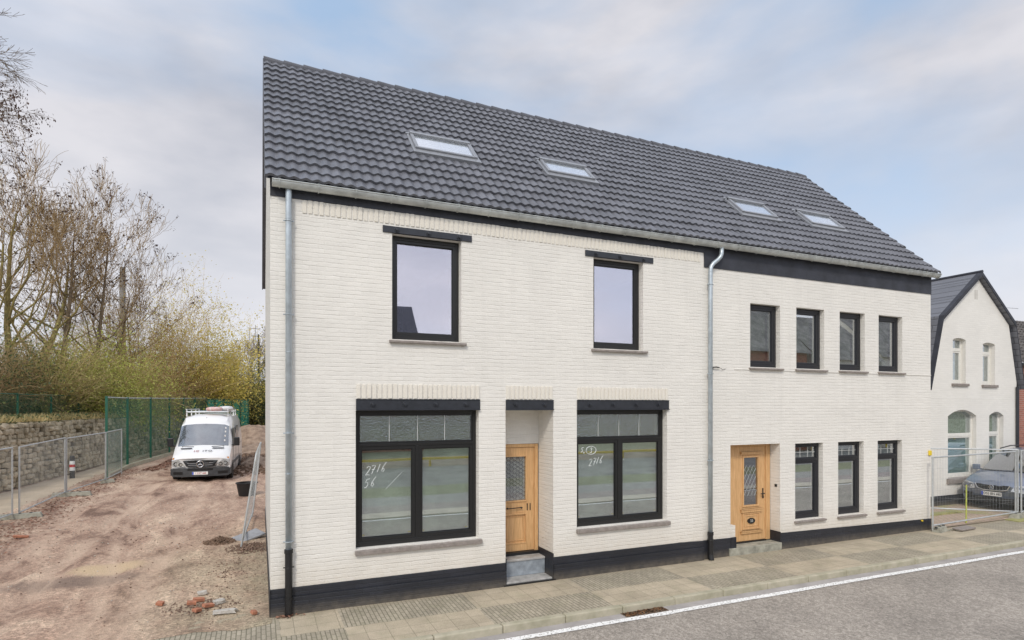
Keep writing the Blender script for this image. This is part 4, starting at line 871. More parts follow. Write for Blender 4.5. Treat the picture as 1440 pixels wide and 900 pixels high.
# bushes: fountains of arching stems with small leaves
def bush(label, x, y, z0, h, wd, seed, stems, mt, leaf, nleaf, name='bush', cat='bush', group='bushes behind the rock wall', arch=.5, lsize=.05, twd=3, base=.25, wy=None):
    random.seed(seed); t = thing(name, label, cat, (x, y, z0), 0, group); b = MB(); c = MB(); wy = wy or wd * .7; h *= 1.28 if x > -7.5 else 1.12
    for s in range(stems):
        a = random.uniform(0, 6.28); out = random.uniform(.1, 1) ** .8; hh = h * random.uniform(.45, 1) * (1.05 - .45 * out)
        p = Vector((math.cos(a) * wd * base * out, math.sin(a) * wy * base * out, -.1)); d = Vector((math.cos(a) * out * .55, math.sin(a) * out * .55, 1)).normalized(); pts = [p]; n = 7; ax = Vector((math.cos(a) * wd / h, math.sin(a) * wy / h, 0)) * out
        for i in range(n):
            d = (d + ax * .16 + rvec(.10) - Vector((0, 0, arch * (i / n) ** 2 * out * .55))).normalized(); p = p + d * hh / n * 1.1; pts.append(p)
        b.tube(pts, [max(.006, .022 * (1 - i / n)) for i in range(n + 1)], 3, cap=False)
        for k in range(twd):
            i = random.randint(2, n); q = pts[i]; dd = (pts[i] - pts[i - 1]).normalized(); d2 = (dd + rvec(.45)).normalized(); tp = [q]
            for _ in range(3): d2 = (d2 + rvec(.15) - Vector((0, 0, arch * .12))).normalized(); tp.append(tp[-1] + d2 * h * .07)
            b.tube(tp, [.008, .006, .005, .004], 3, cap=False)
            for q2 in tp[1:]:
                d3 = (d2 + rvec(.6)).normalized(); b.tube([q2, q2 + d3 * h * .05, q2 + d3 * h * .09 + rvec(.03)], [.005, .004, .003], 3, cap=False); pts.append(q2 + d3 * h * .08)
        for _ in range(nleaf):
            q = random.choice(pts[2:]) + rvec(.15 + .02 * h); s_ = lsize * random.uniform(.6, 1.3); u = rvec(1).normalized() * s_; v = rvec(1).normalized() * s_ * .55; c.add([q - u, q + v, q + u, q - v], [(0, 1, 2, 3)])
    b.build('stems', mt, t); 
    if c.v: c.build('foliage', leaf, t)
    return t
bush('brown tangled bush at the left edge above the rock wall', -12.2, 17.5, 2.6, 3.9, 2.6, 101, 150, M_twig, M_olive, 22)
bush('brown thorny bush, second from the left edge above the wall', -10.6, 19.5, 2.6, 4.0, 2.4, 102, 170, M_twig, M_dkg, 26)
bush('dark bush with ivy under the twin-stemmed bare tree', -10.2, 22.5, 2.6, 4.0, 2.6, 103, 150, M_twig, M_dkg, 45)
bush('straw-coloured bush between the ivy bush and the bright olive bush', -9.0, 23.0, 2.6, 3.7, 2.2, 104, 170, M_twig2, M_olive, 50)
bush('bright olive green bush with long arching stems behind the green fence', -8.6, 26.0, 2.3, 4.0, 3.0, 105, 200, M_twig_g, M_olgr, 130, arch=1.1, lsize=.06)
bush('straw and olive bush arching over the green fence behind the van', -6.9, 27.0, 1.7, 4.2, 2.3, 106, 190, M_twig2, M_olgr, 80, arch=1.2)
bush('russet bush with upright twigs right of the concrete pole', -6.5, 32.5, 1.6, 7.3, 2.6, 107, 200, M_twig2, M_brnl, 45, arch=.3)
bush('russet and yellow tall bush behind the van', -5.1, 35.0, 1.6, 7.8, 2.7, 108, 200, M_twig2, M_yelg, 90, arch=.3, lsize=.06)
bush('yellow green tall bush, rightmost of the tall bushes', -3.5, 37.0, 1.2, 6.4, 2.6, 109, 190, M_twig_g, M_yelg, 170, arch=.6, lsize=.07)
bush('dark green low bush behind the corner of the green fence', -5.0, 37.5, 1.2, 4.2, 2.6, 110, 110, M_twig, M_dkg, 100, lsize=.07)
bush('olive bush behind the far stretch of green fence', -2.9, 41.5, 1.0, 4.0, 2.6, 111, 110, M_twig_g, M_olive, 100, lsize=.07)
bush('dark ivy covered hedge beside the end of the green fence', -.7, 39.5, .6, 3.9, 1.9, 112, 170, M_twig, M_dkg, 170, lsize=.075, arch=.1, base=.7)
bush('dark green bush close to the house wall behind the soil heap', .9, 43.0, .6, 5.6, 2.6, 113, 150, M_twig, M_dkg, 150, lsize=.08, arch=.2, base=.6)
bush('brown bush dense with twigs under the slim bare tree', -9.4, 25.2, 2.5, 4.4, 2.8, 114, 190, M_twig, M_olive, 26)
bush('tall straw bush far behind the bright olive bush', -8.8, 31.5, 2.3, 5.2, 3.0, 115, 180, M_twig2, M_olive, 40)
bush('low far bush of dark twigs at the left edge, behind the tangled one', -14.8, 24, 2.6, 4.6, 3.0, 116, 190, M_twig, M_dkg, 40)
# far wood, one mass
random.seed(77); b = MB()
for k in range(26000):
    a = random.uniform(-70, 30); zz = random.uniform(0, 1) ** .8 * (5.2 + 1.8 * nz(a, 0, .16) + 1.3 * nz(a, 4, .6)); q = Vector((a, 66 + random.uniform(0, 10), .8 + zz)); s_ = random.uniform(.12, .28); u = rvec(1).normalized() * s_; v = rvec(1).normalized() * s_; b.add([q - u, q + v, q + u, q - v], [(0, 1, 2, 3)])
tag(b.build('distant_wood', M_olive, kind='stuff'), 'dull olive band of distant woodland beyond the lot', 'woodland')
# dry grass on top of the rock wall
random.seed(78); b = MB()
for k in range(9000):
    y = random.uniform(3, 34); x = wall_x(y) - random.uniform(.15, 1.6) ** 1.3; z = WT - .04; h = random.uniform(.08, .34); q = Vector((x, y, z)); u = Vector((random.gauss(0, .012), random.gauss(0, .012), 0)); lean_ = Vector((random.gauss(.04, .09), random.gauss(0, .09), h)); b.add([q - u, q + u, q + lean_], [(0, 1, 2)])
tag(b.build('dry_grass', M_straw, kind='stuff'), 'dry straw coloured grass along the top of the rock wall', 'grass')
b = MB()
for k in range(5200):
    y = random.uniform(3, 34); x = wall_x(y) - random.uniform(.0, 2.4); q = Vector((x, y, WT + random.uniform(-.1, .2))); s_ = random.uniform(.02, .06); u = rvec(1).normalized() * s_; v = rvec(1).normalized() * s_; b.add([q - u, q + v, q + u, q - v], [(0, 1, 2, 3)])
tag(b.build('ivy', M_dkg, kind='stuff'), 'low dark ivy creeping over the top of the rock wall', 'ground cover')

# ---------------- fences
M_galv = mat('galvanised_tube', (.55, .57, .57), .4, .1, 8, metal=.5); M_green = mat('green_fence_paint', (.010, .105, .062), .45, .12, 8); M_wire = mat('galvanised_wire', (.42, .44, .44), .5, .1, 8, metal=.3); M_gwire = mat('green_coated_wire', (.02, .13, .085), .5, .15, 6)
M_net = alpha_mat('green_wind_net', (.06, .26, .18), .20, .8, .5); M_netd = alpha_mat('dense_green_net', (.05, .38, .27), .72, .8, 1.1)
def mesh_panel(parent, a, c, z0, z1, sx_, sz_, wr, wm, name='wire_mesh', zb=None):
    """a, c: ground ends (x, y); wires as thin prisms in the plane between"""
    a = Vector((*a, 0)); c = Vector((*c, 0)); zb = zb or (0, 0); L_ = (c - a).length; b = MB(); n = int(L_ / sx_)
    def Z(t, z): return zb[0] + (zb[1] - zb[0]) * t + z
    for i in range(n + 1): t = i / n; p = a.lerp(c, t); b.tube([(p.x, p.y, Z(t, z0)), (p.x, p.y, Z(t, z1))], wr, 3, cap=False)
    m_ = int((z1 - z0) / sz_)
    for j in range(m_ + 1): z = z0 + (z1 - z0) * j / m_; b.tube([(a.x, a.y, Z(0, z)), (c.x, c.y, Z(1, z))], wr, 3, cap=False)
    return b.build(name, wm, parent)
HG = 'galvanised temporary fence panels'
def heras(label, a, c, za, zc_, h=1.86, top=None, wr=.0016, sx_=.04):
    ax, ay = a; t = thing('temporary_fence', label, 'fence', (ax, ay, za), 0, HG); C_ = (c[0] - ax, c[1] - ay); dz = zc_ - za
    d = Vector((C_[0], C_[1], 0)).normalized(); b = MB(); r = .021
    def pt(k, z): 
        f = k / Vector((*C_, 0)).length; return (d.x * k, d.y * k, dz * f + z)
    Ln = Vector((*C_, 0)).length
    b.tube([pt(0, -.02), pt(0, h)], r, 10); b.tube([pt(Ln, -.02), pt(Ln, h)], r, 10); b.tube([pt(0, h - .02), pt(Ln, h - .02)], r * .95, 10); b.tube([pt(0, .14), pt(Ln, .14)], r * .95, 10)
    b.build('frame', M_galv, t, smooth=False); mesh_panel(t, (0, 0), C_, .16, h - .03, sx_, .26, wr, M_wire, zb=(0, dz)); return t
def foot(label, x, y, z, rz, l=.78, w_=.24):
    o = thing('fence_foot', label, 'concrete foot', (x, y, z), rz, 'concrete feet of the temporary fence'); b = MB(); b.add([(-l / 2, -w_ / 2, -.02), (l / 2, -w_ / 2, -.02), (l / 2, w_ / 2, -.02), (-l / 2, w_ / 2, -.02), (-l / 2 + .05, -w_ / 2 + .03, .12), (l / 2 - .05, -w_ / 2 + .03, .12), (l / 2 - .05, w_ / 2 - .03, .12), (-l / 2 + .05, w_ / 2 - .03, .12)], [(0, 3, 2, 1), (4, 5, 6, 7), (0, 1, 5, 4), (1, 2, 6, 5), (2, 3, 7, 6), (3, 0, 4, 7)])
    b.build('block', M_conc, o, bevel=.012); b = MB()
    for k in (-.22, 0, .22): b.tube([(k, 0, .1), (k, 0, .135)], .03, 10)
    b.build_each('socket', mat_sock, o); return o
mat_sock = mat('dark_rubber', (.05, .05, .05), .8)
heras('temporary fence panel cut off by the left edge, nearest the street', (-6.45, 6.4), (-5.98, 9.6), .12, .19)
heras('temporary fence panel, second from the left edge, before the rock wall', (-5.88, 9.75), (-5.76, 13.15), .19, .26, 1.86)
heras('temporary fence panel in front of the red and white bollard', (-5.73, 13.2), (-5.26, 15.95), .26, .32, 1.84)
heras('temporary fence panel, farthest, ending at the green fence', (-5.26, 16.0), (-5.2, 18.3), .32, .36, 1.84)
foot('long low concrete foot at the leftmost fence joint', -5.85, 9.7, .19, .15, .95); foot('concrete foot of the temporary fence, middle one of three', -5.6, 13.2, .26, .1, 1.05); foot('small pale concrete foot, farthest along the temporary fence', -5.2, 16.0, .32, .3, .45, .3)
# red and white bollard
t = thing('bollard', 'dark bollard with red and white bands on the footpath behind the temporary fence', 'bollard', (-6.6, 17.4, gz(0, 17.4) + .03)); b = MB(); b.tube([(0, 0, -.05), (0, 0, .82)], [.085, .08], 18); b.tube([(0, 0, .82), (0, 0, .86)], [.08, .05], 18); b.build('post', mat('black_plastic', (.03, .03, .03), .6), t)
b = MB(); b.tube([(0, 0, .30), (0, 0, .66)], [.088, .085], 18, cap=False); b.build('white_band', M_chalk, t); b = MB(); b.tube([(0, 0, .43), (0, 0, .53)], [.091, .090], 18, cap=False); b.build('red_band', mat('red_reflector', (.55, .03, .03), .5), t)
# tall green fence
GP = [(-5.5, 17.3), (-5.4, 20.6), (-4.95, 23.4), (-4.5, 26.1), (-4.1, 28.6), (-3.75, 31.0), (-3.35, 33.6)]
def green_fence(label, P, ztop, netm, wmesh=True, base=True):
    t = thing('green_fence', label, 'fence', (P[0][0], P[0][1], 0)); ox, oy = P[0]; Q = [(x - ox, y - oy, lot_z(x, y) if x < .1 else gz(x, y)) for x, y in P]
    for i, q in enumerate(Q): b = MB(); b.box(q[0] - .04, q[0] + .04, q[1] - .04, q[1] + .04, q[2] - .2, ztop[i] + .05); b.build('post', M_green, t)
    b = MB(); b.tube([(q[0], q[1], zt) for q, zt in zip(Q, ztop)], .028, 8); b.build('top_rail', M_galv if netm is M_net else M_green, t)
    b = MB(); bn = MB(); bb = MB()
    for (q0, q1, z0, z1) in zip(Q, Q[1:], ztop, ztop[1:]):
        L_ = math.hypot(q1[0] - q0[0], q1[1] - q0[1]); n = int(L_ / .055)
        for i in range(n): f = i / n; x = q0[0] + (q1[0] - q0[0]) * f; y = q0[1] + (q1[1] - q0[1]) * f; b.tube([(x + .03, y, q0[2] + (q1[2] - q0[2]) * f + .1), (x + .03, y, z0 + (z1 - z0) * f)], .0022, 3, cap=False)
        for j in range(15): f = j / 14; b.tube([(q0[0] + .03, q0[1], q0[2] + .1 + (z0 - q0[2] - .1) * f), (q1[0] + .03, q1[1], q1[2] + .1 + (z1 - q1[2] - .1) * f)], .003, 3, cap=False)
        bn.quad((q0[0] - .03, q0[1], q0[2] + .15), (q1[0] - .03, q1[1], q1[2] + .15), (q1[0] - .03, q1[1], z1 - .02), (q0[0] - .03, q0[1], z0 - .02))
        bb.add([(q0[0] - .08, q0[1], q0[2] - .2), (q0[0] + .10, q0[1], q0[2] - .2), (q0[0] + .10, q0[1], q0[2] + .16), (q0[0] - .08, q0[1], q0[2] + .16), (q1[0] - .08, q1[1], q1[2] - .2), (q1[0] + .10, q1[1], q1[2] - .2), (q1[0] + .10, q1[1], q1[2] + .16), (q1[0] - .08, q1[1], q1[2] + .16)], [(0, 1, 2, 3), (7, 6, 5, 4), (1, 5, 6, 2), (3, 2, 6, 7), (0, 3, 7, 4)])
    b.build('wire_mesh', M_gwire, t); bn.build('netting', netm, t)
    if base: bb.build('concrete_base', M_kerb, t)
    return t
green_fence('tall green mesh fence on a concrete base running back beside the van', GP, [3.43, 3.44, 3.47, 3.5, 3.53, 3.57, 3.6], M_net)
green_fence('far stretch of green fence with dense green netting behind the van', [(-3.3, 33.7), (-2.85, 34.1), (-2.35, 34.5), (-1.85, 34.9), (-1.35, 35.2), (-.85, 35.5)], [3.55, 3.56, 3.55, 3.54, 3.53, 3.52], M_netd, base=False)
# low green fence on the embankment
t = thing('bank_fence', 'low green mesh fence on top of the bank above the rock wall', 'fence', (0, 0, 0)); b = MB(); ys_ = [2 + 2.4 * i for i in range(13)]
P = [(wall_x(y) - 1.45, y) for y in ys_]
for x, y in P: bp_ = MB(); bp_.box(x - .03, x + .03, y - .03, y + .03, WT - .2, 3.60); bp_.build('post', M_green, t)
b.tube([(x, y, 3.56) for x, y in P], .022, 6); b.build('top_rail', M_green, t); b = MB(); bn = MB()
for (xa, ya), (xb, yb) in zip(P, P[1:]):
    for i in range(40): f = i / 40; b.tube([(xa + (xb - xa) * f, ya + (yb - ya) * f, WT), (xa + (xb - xa) * f, ya + (yb - ya) * f, 3.55)], .002, 3, cap=False)
    for j in range(7): b.tube([(xa, ya, WT + j * .16), (xb, yb, WT + j * .16)], .002, 3, cap=False)
    bn.quad((xa - .01, ya, WT), (xb - .01, yb, WT), (xb - .01, yb, 3.54), (xa - .01, ya, 3.54))
b.build('wire_mesh', M_gwire, t); bn.build('netting', alpha_mat('thin_green_net', (.05, .16, .10), .16, .8), t)
# panel leaning on the house wall
t = thing('leaning_fence_panel', 'galvanised fence panel with rounded corners leaning against the side of the white house', 'fence', (0, 0, 0)); b = MB()
A0, A1, T1, T0 = Vector((-.505, 4.46, .08)), Vector((-.32, 7.7, .16)), Vector((-.11, 7.95, 2.12)), Vector((-.205, 4.52, 2.08))
def arc(p, q, r, k=.16): return [p + (q - p).normalized() * k, p + (q - p).normalized() * k * .4 + (r - p).normalized() * k * .1, p + (q - p).normalized() * k * .1 + (r - p).normalized() * k * .4, p + (r - p).normalized() * k]
b.tube([A0] + arc(T0, A0, T1) + arc(T1, T0, A1) + [A1], .021, 10); m_ = A0.lerp(T0, .07); n_ = A1.lerp(T1, .07); b.tube([m_, n_], .02, 8); b.build('frame', M_galv, t)
b = MB()
for i in range(1, 24): f = i / 24; b.tube([m_.lerp(n_, f), T0.lerp(T1, f)], .0014, 3, cap=False)
for j in range(1, 9): f = j / 9; b.tube([m_.lerp(T0, f), n_.lerp(T1, f)], .0025, 3, cap=False)
b.build('wire_mesh', M_wire, t)
# black mortar tub
t = thing('mortar_tub', 'black plastic mortar tub on the earth behind the leaning fence panel', 'tub', (-.52, 11.4, lot_z(-.5, 11.4))); b = MB(); prof = [(.0, .01), (.24, .0), (.31, .40), (.335, .40), (.335, .425), (.30, .425), (.235, .03), (0, .03)]; n = 28
b.add([(r_ * math.cos(2 * math.pi * k / n), r_ * math.sin(2 * math.pi * k / n), z) for r_, z in prof for k in range(n)], [(i * n + k, i * n + (k + 1) % n, (i + 1) * n + (k + 1) % n, (i + 1) * n + k) for i in range(len(prof) - 1) for k in range(n)]); b.build('tub', mat('black_rubber', (.012, .012, .013), .5), t, smooth=False)
# tilted grey slab with a dug hole beside it
o = MB(); M_ = Matrix.Translation((-.38, 5.25, .15)) @ Matrix.Rotation(.45, 4, 'Z') @ Matrix.Rotation(-.22, 4, 'Y') @ Matrix.Rotation(.12, 4, 'X'); o.box(-.30, .30, -.22, .22, -.02, .02, M_); tag(o.build('loose_slab', mat('grey_slab', (.33, .34, .36), .7, .15, 6, .2, 40), bevel=.006), 'loose grey stone slab lying tilted at the foot of the leaning panel', 'slab')
def clods(name, label, cat, cx, cy, rx, ry_, n, mt, smin=.02, smax=.07, hh=.08, seed=1, kind='stuff'):
    random.seed(seed); b = MB()
    for k in range(n):
        a = random.uniform(0, 6.28); rr = random.random() ** .7; x = cx + rx * rr * math.cos(a); y = cy + ry_ * rr * math.sin(a); s_ = random.uniform(smin, smax) * (1.15 - .5 * rr); z = (lot_z(x, y) if y > .2 else .01) + hh * (1 - rr) ** 1.2 * random.random() + s_ * .25
        M_ = Matrix.Translation((x, y, z)) @ Matrix.Rotation(random.uniform(0, 6), 4, 'Z') @ Matrix.Rotation(random.uniform(0, 6), 4, 'X') @ Matrix.Diagonal((s_, s_ * .8, s_ * .6, 1)); b.box(-.5, .5, -.5, .5, -.5, .5, M_)
    o = b.build(name, mt, kind=kind); tag(o, label, cat); return o
M_clod = mat('dark_clods', (.24, .155, .105), .95, .4, 9, col2=(.12, .08, .055)); M_clod2 = mat('red_earth_clods', (.27, .18, .13), .95, .4, 9, col2=(.13, .09, .07)); M_peb = mat('pale_pebbles', (.52, .47, .40), .9, .3, 9)
clods('dug_earth', 'small pile of dark dug earth beside the loose grey slab', 'earth', -.95, 5.1, .35, .35, 520, M_clod, .012, .05, .12, 3)
clods('dug_earth', 'crumbs of brown earth at the foot of the leaning panel', 'earth', -.35, 4.3, .45, .5, 380, M_clod2, .012, .05, .06, 4)
clods('pebbles', 'pale pebbles scattered over the whole dirt lot', 'pebbles', -3.0, 7, 4.2, 8, 480, M_peb, .006, .028, 0, 5)
clods('earth_crumbs', 'dark crumbs of earth scattered over the whole dirt lot', 'earth', -2.6, 6, 4.2, 7, 650, M_clod, .006, .026, 0, 6)
clods('earth_crumbs', 'loose brown crumbs of earth along the side wall of the house', 'earth', -.7, 2.6, .8, 2.6, 500, M_clod2, .006, .024, 0, 7)
random.seed(9); sp = []
for k in range(2600): y = random.uniform(5, 20); x = -5.55 + .02 * (y - 8) + random.gauss(0, .38); sp.append((x, y, lot_z(x, y)))
tag(leaves('fallen_leaves', M_leaf_r, sp, None, .040, .015, 'stuff'), 'red brown fallen leaves along the foot of the temporary fence', 'leaves')
sp = []
for k in range(1500): y = random.uniform(19, 31); x = -4.7 + .11 * (y - 19) + abs(random.gauss(0, .6)); sp.append((x, y, lot_z(x, y)))
tag(leaves('fallen_leaves', M_leaf_r, sp, None, .07, .02, 'stuff'), 'red brown fallen leaves along the foot of the tall green fence', 'leaves')
# broken bricks
M_br = mat('orange_brick', (.50, .21, .12), .85, .2, 14, .4, 60, col2=(.30, .13, .08)); M_mort = mat('pale_mortar_lump', (.50, .47, .42), .9, .2, 20, .4, 60)
BR = [(-1.02, 1.10, .25, .20, 'long orange brick piece, farthest of the heap near the house corner'), (-1.10, .90, .05, .16, 'orange brick piece at the left of the heap near the house corner'), (-.86, .72, .6, .19, 'largest orange brick piece, in the middle of the heap'), (-1.0, .56, .9, .15, 'dark red brick stub, nearest the paving of the heap'), (-1.55, 1.12, -.3, .12, 'small pinkish brick fragment apart at the left of the heap'), (-.22, .18, .4, .09, 'small reddish brick cube nearest the house corner'), (-5.05, 7.1, .3, .34, 'long pinkish plank-like brick strip by the left fence foot')]
for x, y, a, l, lab in BR:
    t = MB(); M_ = Matrix.Translation((x, y, lot_z(x, y) + .045)) @ Matrix.Rotation(a, 4, 'Z') @ Matrix.Rotation(.15, 4, 'Y') @ Matrix.Rotation(.1, 4, 'X')
    vs_ = []
    for v in IV: p = v * 1.0; p = p.lerp(p.normalized() * .6, .12) * (1 + .10 * mnoise.noise(p * 2.5 + Vector((x * 9, y * 9, 0)))); vs_.append(M_ @ Vector((p.x * l * .8, p.y * .085, p.z * .045)))
    t.add(vs_, IF); tag(t.build('broken_brick', M_br), lab, 'brick', 'broken bricks on the earth')
for x, y, a, l, lab in [(-.72, .88, .5, .15, 'pinkish white mortar lump among the broken bricks'), (-.62, .40, .0, .30, 'pale flat stone piece in front of the broken bricks'), (-1.0, 1.45, .2, .13, 'small white stone chip behind the broken bricks')]:
    t = MB(); M_ = Matrix.Translation((x, y, lot_z(x, y) + .035)) @ Matrix.Rotation(a, 4, 'Z'); vs_ = []
    for v in IV: p = v.lerp(v.normalized() * .6, .3) * (1 + .25 * mnoise.noise(v * 2.5 + Vector((x * 9, y * 9, 0)))); vs_.append(M_ @ Vector((p.x * l, p.y * .11, p.z * .05)))
    t.add(vs_, IF); tag(t.build('stone_piece', M_mort), lab, 'stone', 'pale stone pieces on the earth')
clods('brick_crumbs', 'dark earth and brick crumbs round the broken bricks', 'rubble', -.95, .85, .6, .45, 260, M_clod2, .008, .032, .03, 12)
leaves_ = [( .25 + random.gauss(0, .09), -.10 + random.gauss(0, .03), .012) for _ in range(26)]; tag(leaves('fallen_leaves', M_leaf_r, leaves_, None, .045, .01, 'stuff'), 'few red brown leaves at the foot of the left black downpipe', 'leaves')
# soil heaps at the back of the lot
def heap(label, cx, cy, rx, ry_, h, seed):
    b = MB(); n, m_ = 44, 26; V = []
    for i in range(m_ + 1):
        rr = i / m_
        for k in range(n):
            a = 2 * math.pi * k / n; x = cx + rx * rr * math.cos(a) * (1 + .15 * nz(math.cos(a), math.sin(a), 1.4, seed)); y = cy + ry_ * rr * math.sin(a); q = (1 - rr ** 1.6)
            V.append((x, y, gz(x, y) - .05 + h * q * (1 + .25 * nz(x, y, .9, seed)) + (.10 * nz(x, y, 3, seed) + .06 * nz(x, y, 8, seed)) * min(1, q * 4)))
    b.add(V, [(i * n + k, i * n + (k + 1) % n, (i + 1) * n + (k + 1) % n, (i + 1) * n + k) for i in range(m_) for k in range(n)]); o = b.build('soil_heap', M_heap, smooth=True); tag(o, label, 'soil heap', 'heaps of dug soil behind the van'); return o
M_heap = mat('heap_soil', (.42, .31, .23), .95, .35, 2.6, 1.0, 9, col2=(.17, .115, .08), detail=9, bdist=.06)
heap('high brown soil heap against the dark hedge at the back', -.2, 31, 2.6, 3, 1.45, 1); heap('lower soil heap in the middle behind the van', -.3, 25.5, 1.6, 2.2, .62, 2); heap('low soil ridge close behind the van, beside the house', -.25, 20.5, 1.0, 1.8, .36, 3); heap('broad soil heap hidden mostly by the van', -2.2, 33, 2.2, 2, 1.3, 4)
clods('soil_lumps', 'lumps of earth strewn over the soil heaps', 'earth', -.5, 24, 1.6, 8, 1500, M_clod, .05, .2, .1, 15)
# concrete pole with arm and wires, lattice catenary mast farther off
M_pole = mat('grey_concrete_pole', (.22, .21, .20), .9, .15, 3)
t = thing('utility_pole', 'plain grey concrete pole rising through the bare trees', 'pole', (-8.75, 38.0, 1.0)); b = MB(); b.tube([(0, 0, 0), (0, 0, 11.6)], [.22, .17], 10); b.build('pole', M_pole, t)
b = MB(); b.tube([(0, 0, 9.35), (-2, 0, 9.45), (-8.2, -.4, 9.9)], [.03, .03, .03], 5); b.build('cable', M_iron, t)
t = thing('catenary_mast', 'thin dark railway mast with crossarm right beside the edge of the house', 'mast', (-.25, 60.0, 0)); b = MB(); b.tube([(0, 0, 0), (0, 0, 10.9)], [.12, .09], 6); b.build('mast', M_iron, t); b = MB(); b.tube([(-.7, 0, 10.7), (.3, 0, 10.7)], .05, 4); b.tube([(-.9, 0, 10.2), (-.9, 0, 11.5)], .03, 4); b.tube([(-.9, 0, 11.5), (.2, 0, 11.5)], .03, 4); b.tube([(-.3, 0, 10.2), (-.3, 0, 11.9)], .03, 4); b.build('crossarm', M_iron, t)
b = MB()
for z in (8.0, 5.4): b.tube([(-.3, 0, z), (-6.5, -.4, z + .1), (-12, -1, z + .2)], .03, 3)
b.build('cable', M_iron, t)
# ------------------------------------------------------------ vehicles
def paint(name, col, rough=.28, metal=0.0, dirt=(.25, .21, .17), dz=.5):
    m, t, b = newmat(name); tcn = nd(t, 'ShaderNodeTexCoord'); s = nd(t, 'ShaderNodeSeparateXYZ', {0: tcn.outputs['Object']})
    n_ = nd(t, 'ShaderNodeTexNoise', {'Vector': tcn.outputs['Object'], 'Scale': 4, 'Detail': 7, 'Roughness': .65}); mz = nd(t, 'ShaderNodeMapRange', {0: s.outputs[2], 1: .1, 2: dz, 3: .9, 4: .04}); f = nd(t, 'ShaderNodeMath', {0: mz.outputs[0], 1: n_.outputs['Fac']}, operation='MULTIPLY')
    mx = nd(t, 'ShaderNodeMixRGB', {'Fac': f.outputs[0], 'Color1': c4(col), 'Color2': c4(dirt)}); t.links.new(mx.outputs[0], b.inputs['Base Color']); b.inputs['Roughness'].default_value = rough; b.inputs['Metallic'].default_value = metal; b.inputs['Coat Weight'].default_value = .7; b.inputs['Coat Roughness'].default_value = .06; return m
M_vpaint = paint('white_van_paint', (.80, .80, .79), .3); M_cpaint = paint('blue_grey_metallic_paint', (.20, .235, .31), .3, .35, (.2, .18, .16), .35)
M_plast = mat('grey_bumper_plastic', (.055, .058, .062), .5, .2, 6, .2, 60); M_blk = mat('black_trim', (.012, .012, .013), .35, .1, 10); M_tyre = mat('tyre_rubber', (.025, .024, .022), .85, .3, 10, .3, 40); M_rim = mat('steel_rim', (.35, .36, .37), .4, .1, 10, metal=.6)
M_wind = glass('windscreen_glass', .22, (.45, .52, .52)); M_lamp = glass('headlight_lens', .2, (.96, .97, .97)); M_chrome = mat('chrome', (.75, .76, .77), .12, .03, 4, metal=1); M_lampin = mat('lamp_reflector', (.74, .73, .70), .35, .2, 30, metal=.2); M_amber = mat('amber_lamp', (.7, .28, .03), .3, .05)
M_plate = mat('number_plate_white', (.80, .79, .76), .5, .04); M_red = mat('dark_red_print', (.42, .03, .03), .6, .05); M_euro = mat('plate_blue', (.03, .08, .5), .5, .05); M_seat = mat('cab_interior', (.10, .10, .105), .8, .2, 5)
def ynose(x, hw, k, y, fade): return y + k * (x / hw) ** 2 * max(0, 1 - y / fade) 
def loft(stations, hw, k, fade, sel=None, off=0, caps=True):
    """stations: (y, [(x, z)...] half ring from sill to roof centre); mirrored. sel(i, j, nring) chooses faces."""
    b = MB(); V = []; n = len(stations[0][1]); m = 2 * n - 1
    for y, ring_ in stations:
        full = [(x, z) for x, z in ring_] + [(-x, z) for x, z in reversed(ring_[:-1])]
        for x, z in full: V.append(Vector((x, ynose(x, hw, k, y, fade), z)))
    F = []
    for i in range(len(stations) - 1):
        for j in range(m - 1):
            jj = j if j < n - 1 else m - 2 - j
            if sel is None or sel(i, jj): F.append((i * m + j, i * m + j + 1, (i + 1) * m + j + 1, (i + 1) * m + j))
        if sel is None: F.append((i * m, (i + 1) * m, (i + 1) * m + m - 1, i * m + m - 1))
    if caps and sel is None: F.append(tuple(reversed(range(m)))); F.append(tuple((len(stations) - 1) * m + j for j in range(m)))
    if off:
        c = Vector((0, stations[-1][0] * .5, .9)); N = [Vector() for _ in V]
        for f in F:
            nn = (V[f[1]] - V[f[0]]).cross(V[f[2]] - V[f[0]]); fc = sum((V[q] for q in f), Vector()) / 4
            if nn.dot(fc - c) < 0: nn = -nn
            for q in f: N[q] += nn.normalized()
        used = sorted({q for f in F for q in f}); V = [v + (N[i].normalized() * off if i in used and N[i].length else Vector()) for i, v in enumerate(V)]
        mp_ = {q: i for i, q in enumerate(used)}; F = [tuple(mp_[q] for q in f) for f in F]; V = [V[q] for q in used]
    b.add(V, F); return b
def refine(st, sub=3):
    """smooth interpolation of the stations (Catmull-Rom) for rounder panels"""
    out = []
    for i in range(len(st) - 1):
        p0, p1, p2, p3 = st[max(0, i - 1)], st[i], st[i + 1], st[min(len(st) - 1, i + 2)]
        for k in range(sub):
            t = k / sub; out.append((p1[0] + (p2[0] - p1[0]) * t, [tuple(a + (c - a) * t for a, c in zip(u, v)) for u, v in zip(p1[1], p2[1])], i))
    out.append((st[-1][0], st[-1][1], len(st) - 2)); return out
def sharp(o, a=35):
    for p in o.data.polygons: p.use_smooth = True
    o.data.set_sharp_from_angle(angle=R(a)); return o
def front_patch(outline, hw, k, y0, thick, n=1, slope=0, zref=0):
    """outline [(x, z)] laid on the curved nose, extruded forward by thick"""
    b = MB(); A = [Vector((x, ynose(x, hw, k, y0, 99) + slope * (z - zref), z)) for x, z in outline]; b.poly(A, (0, -thick, 0)); return b
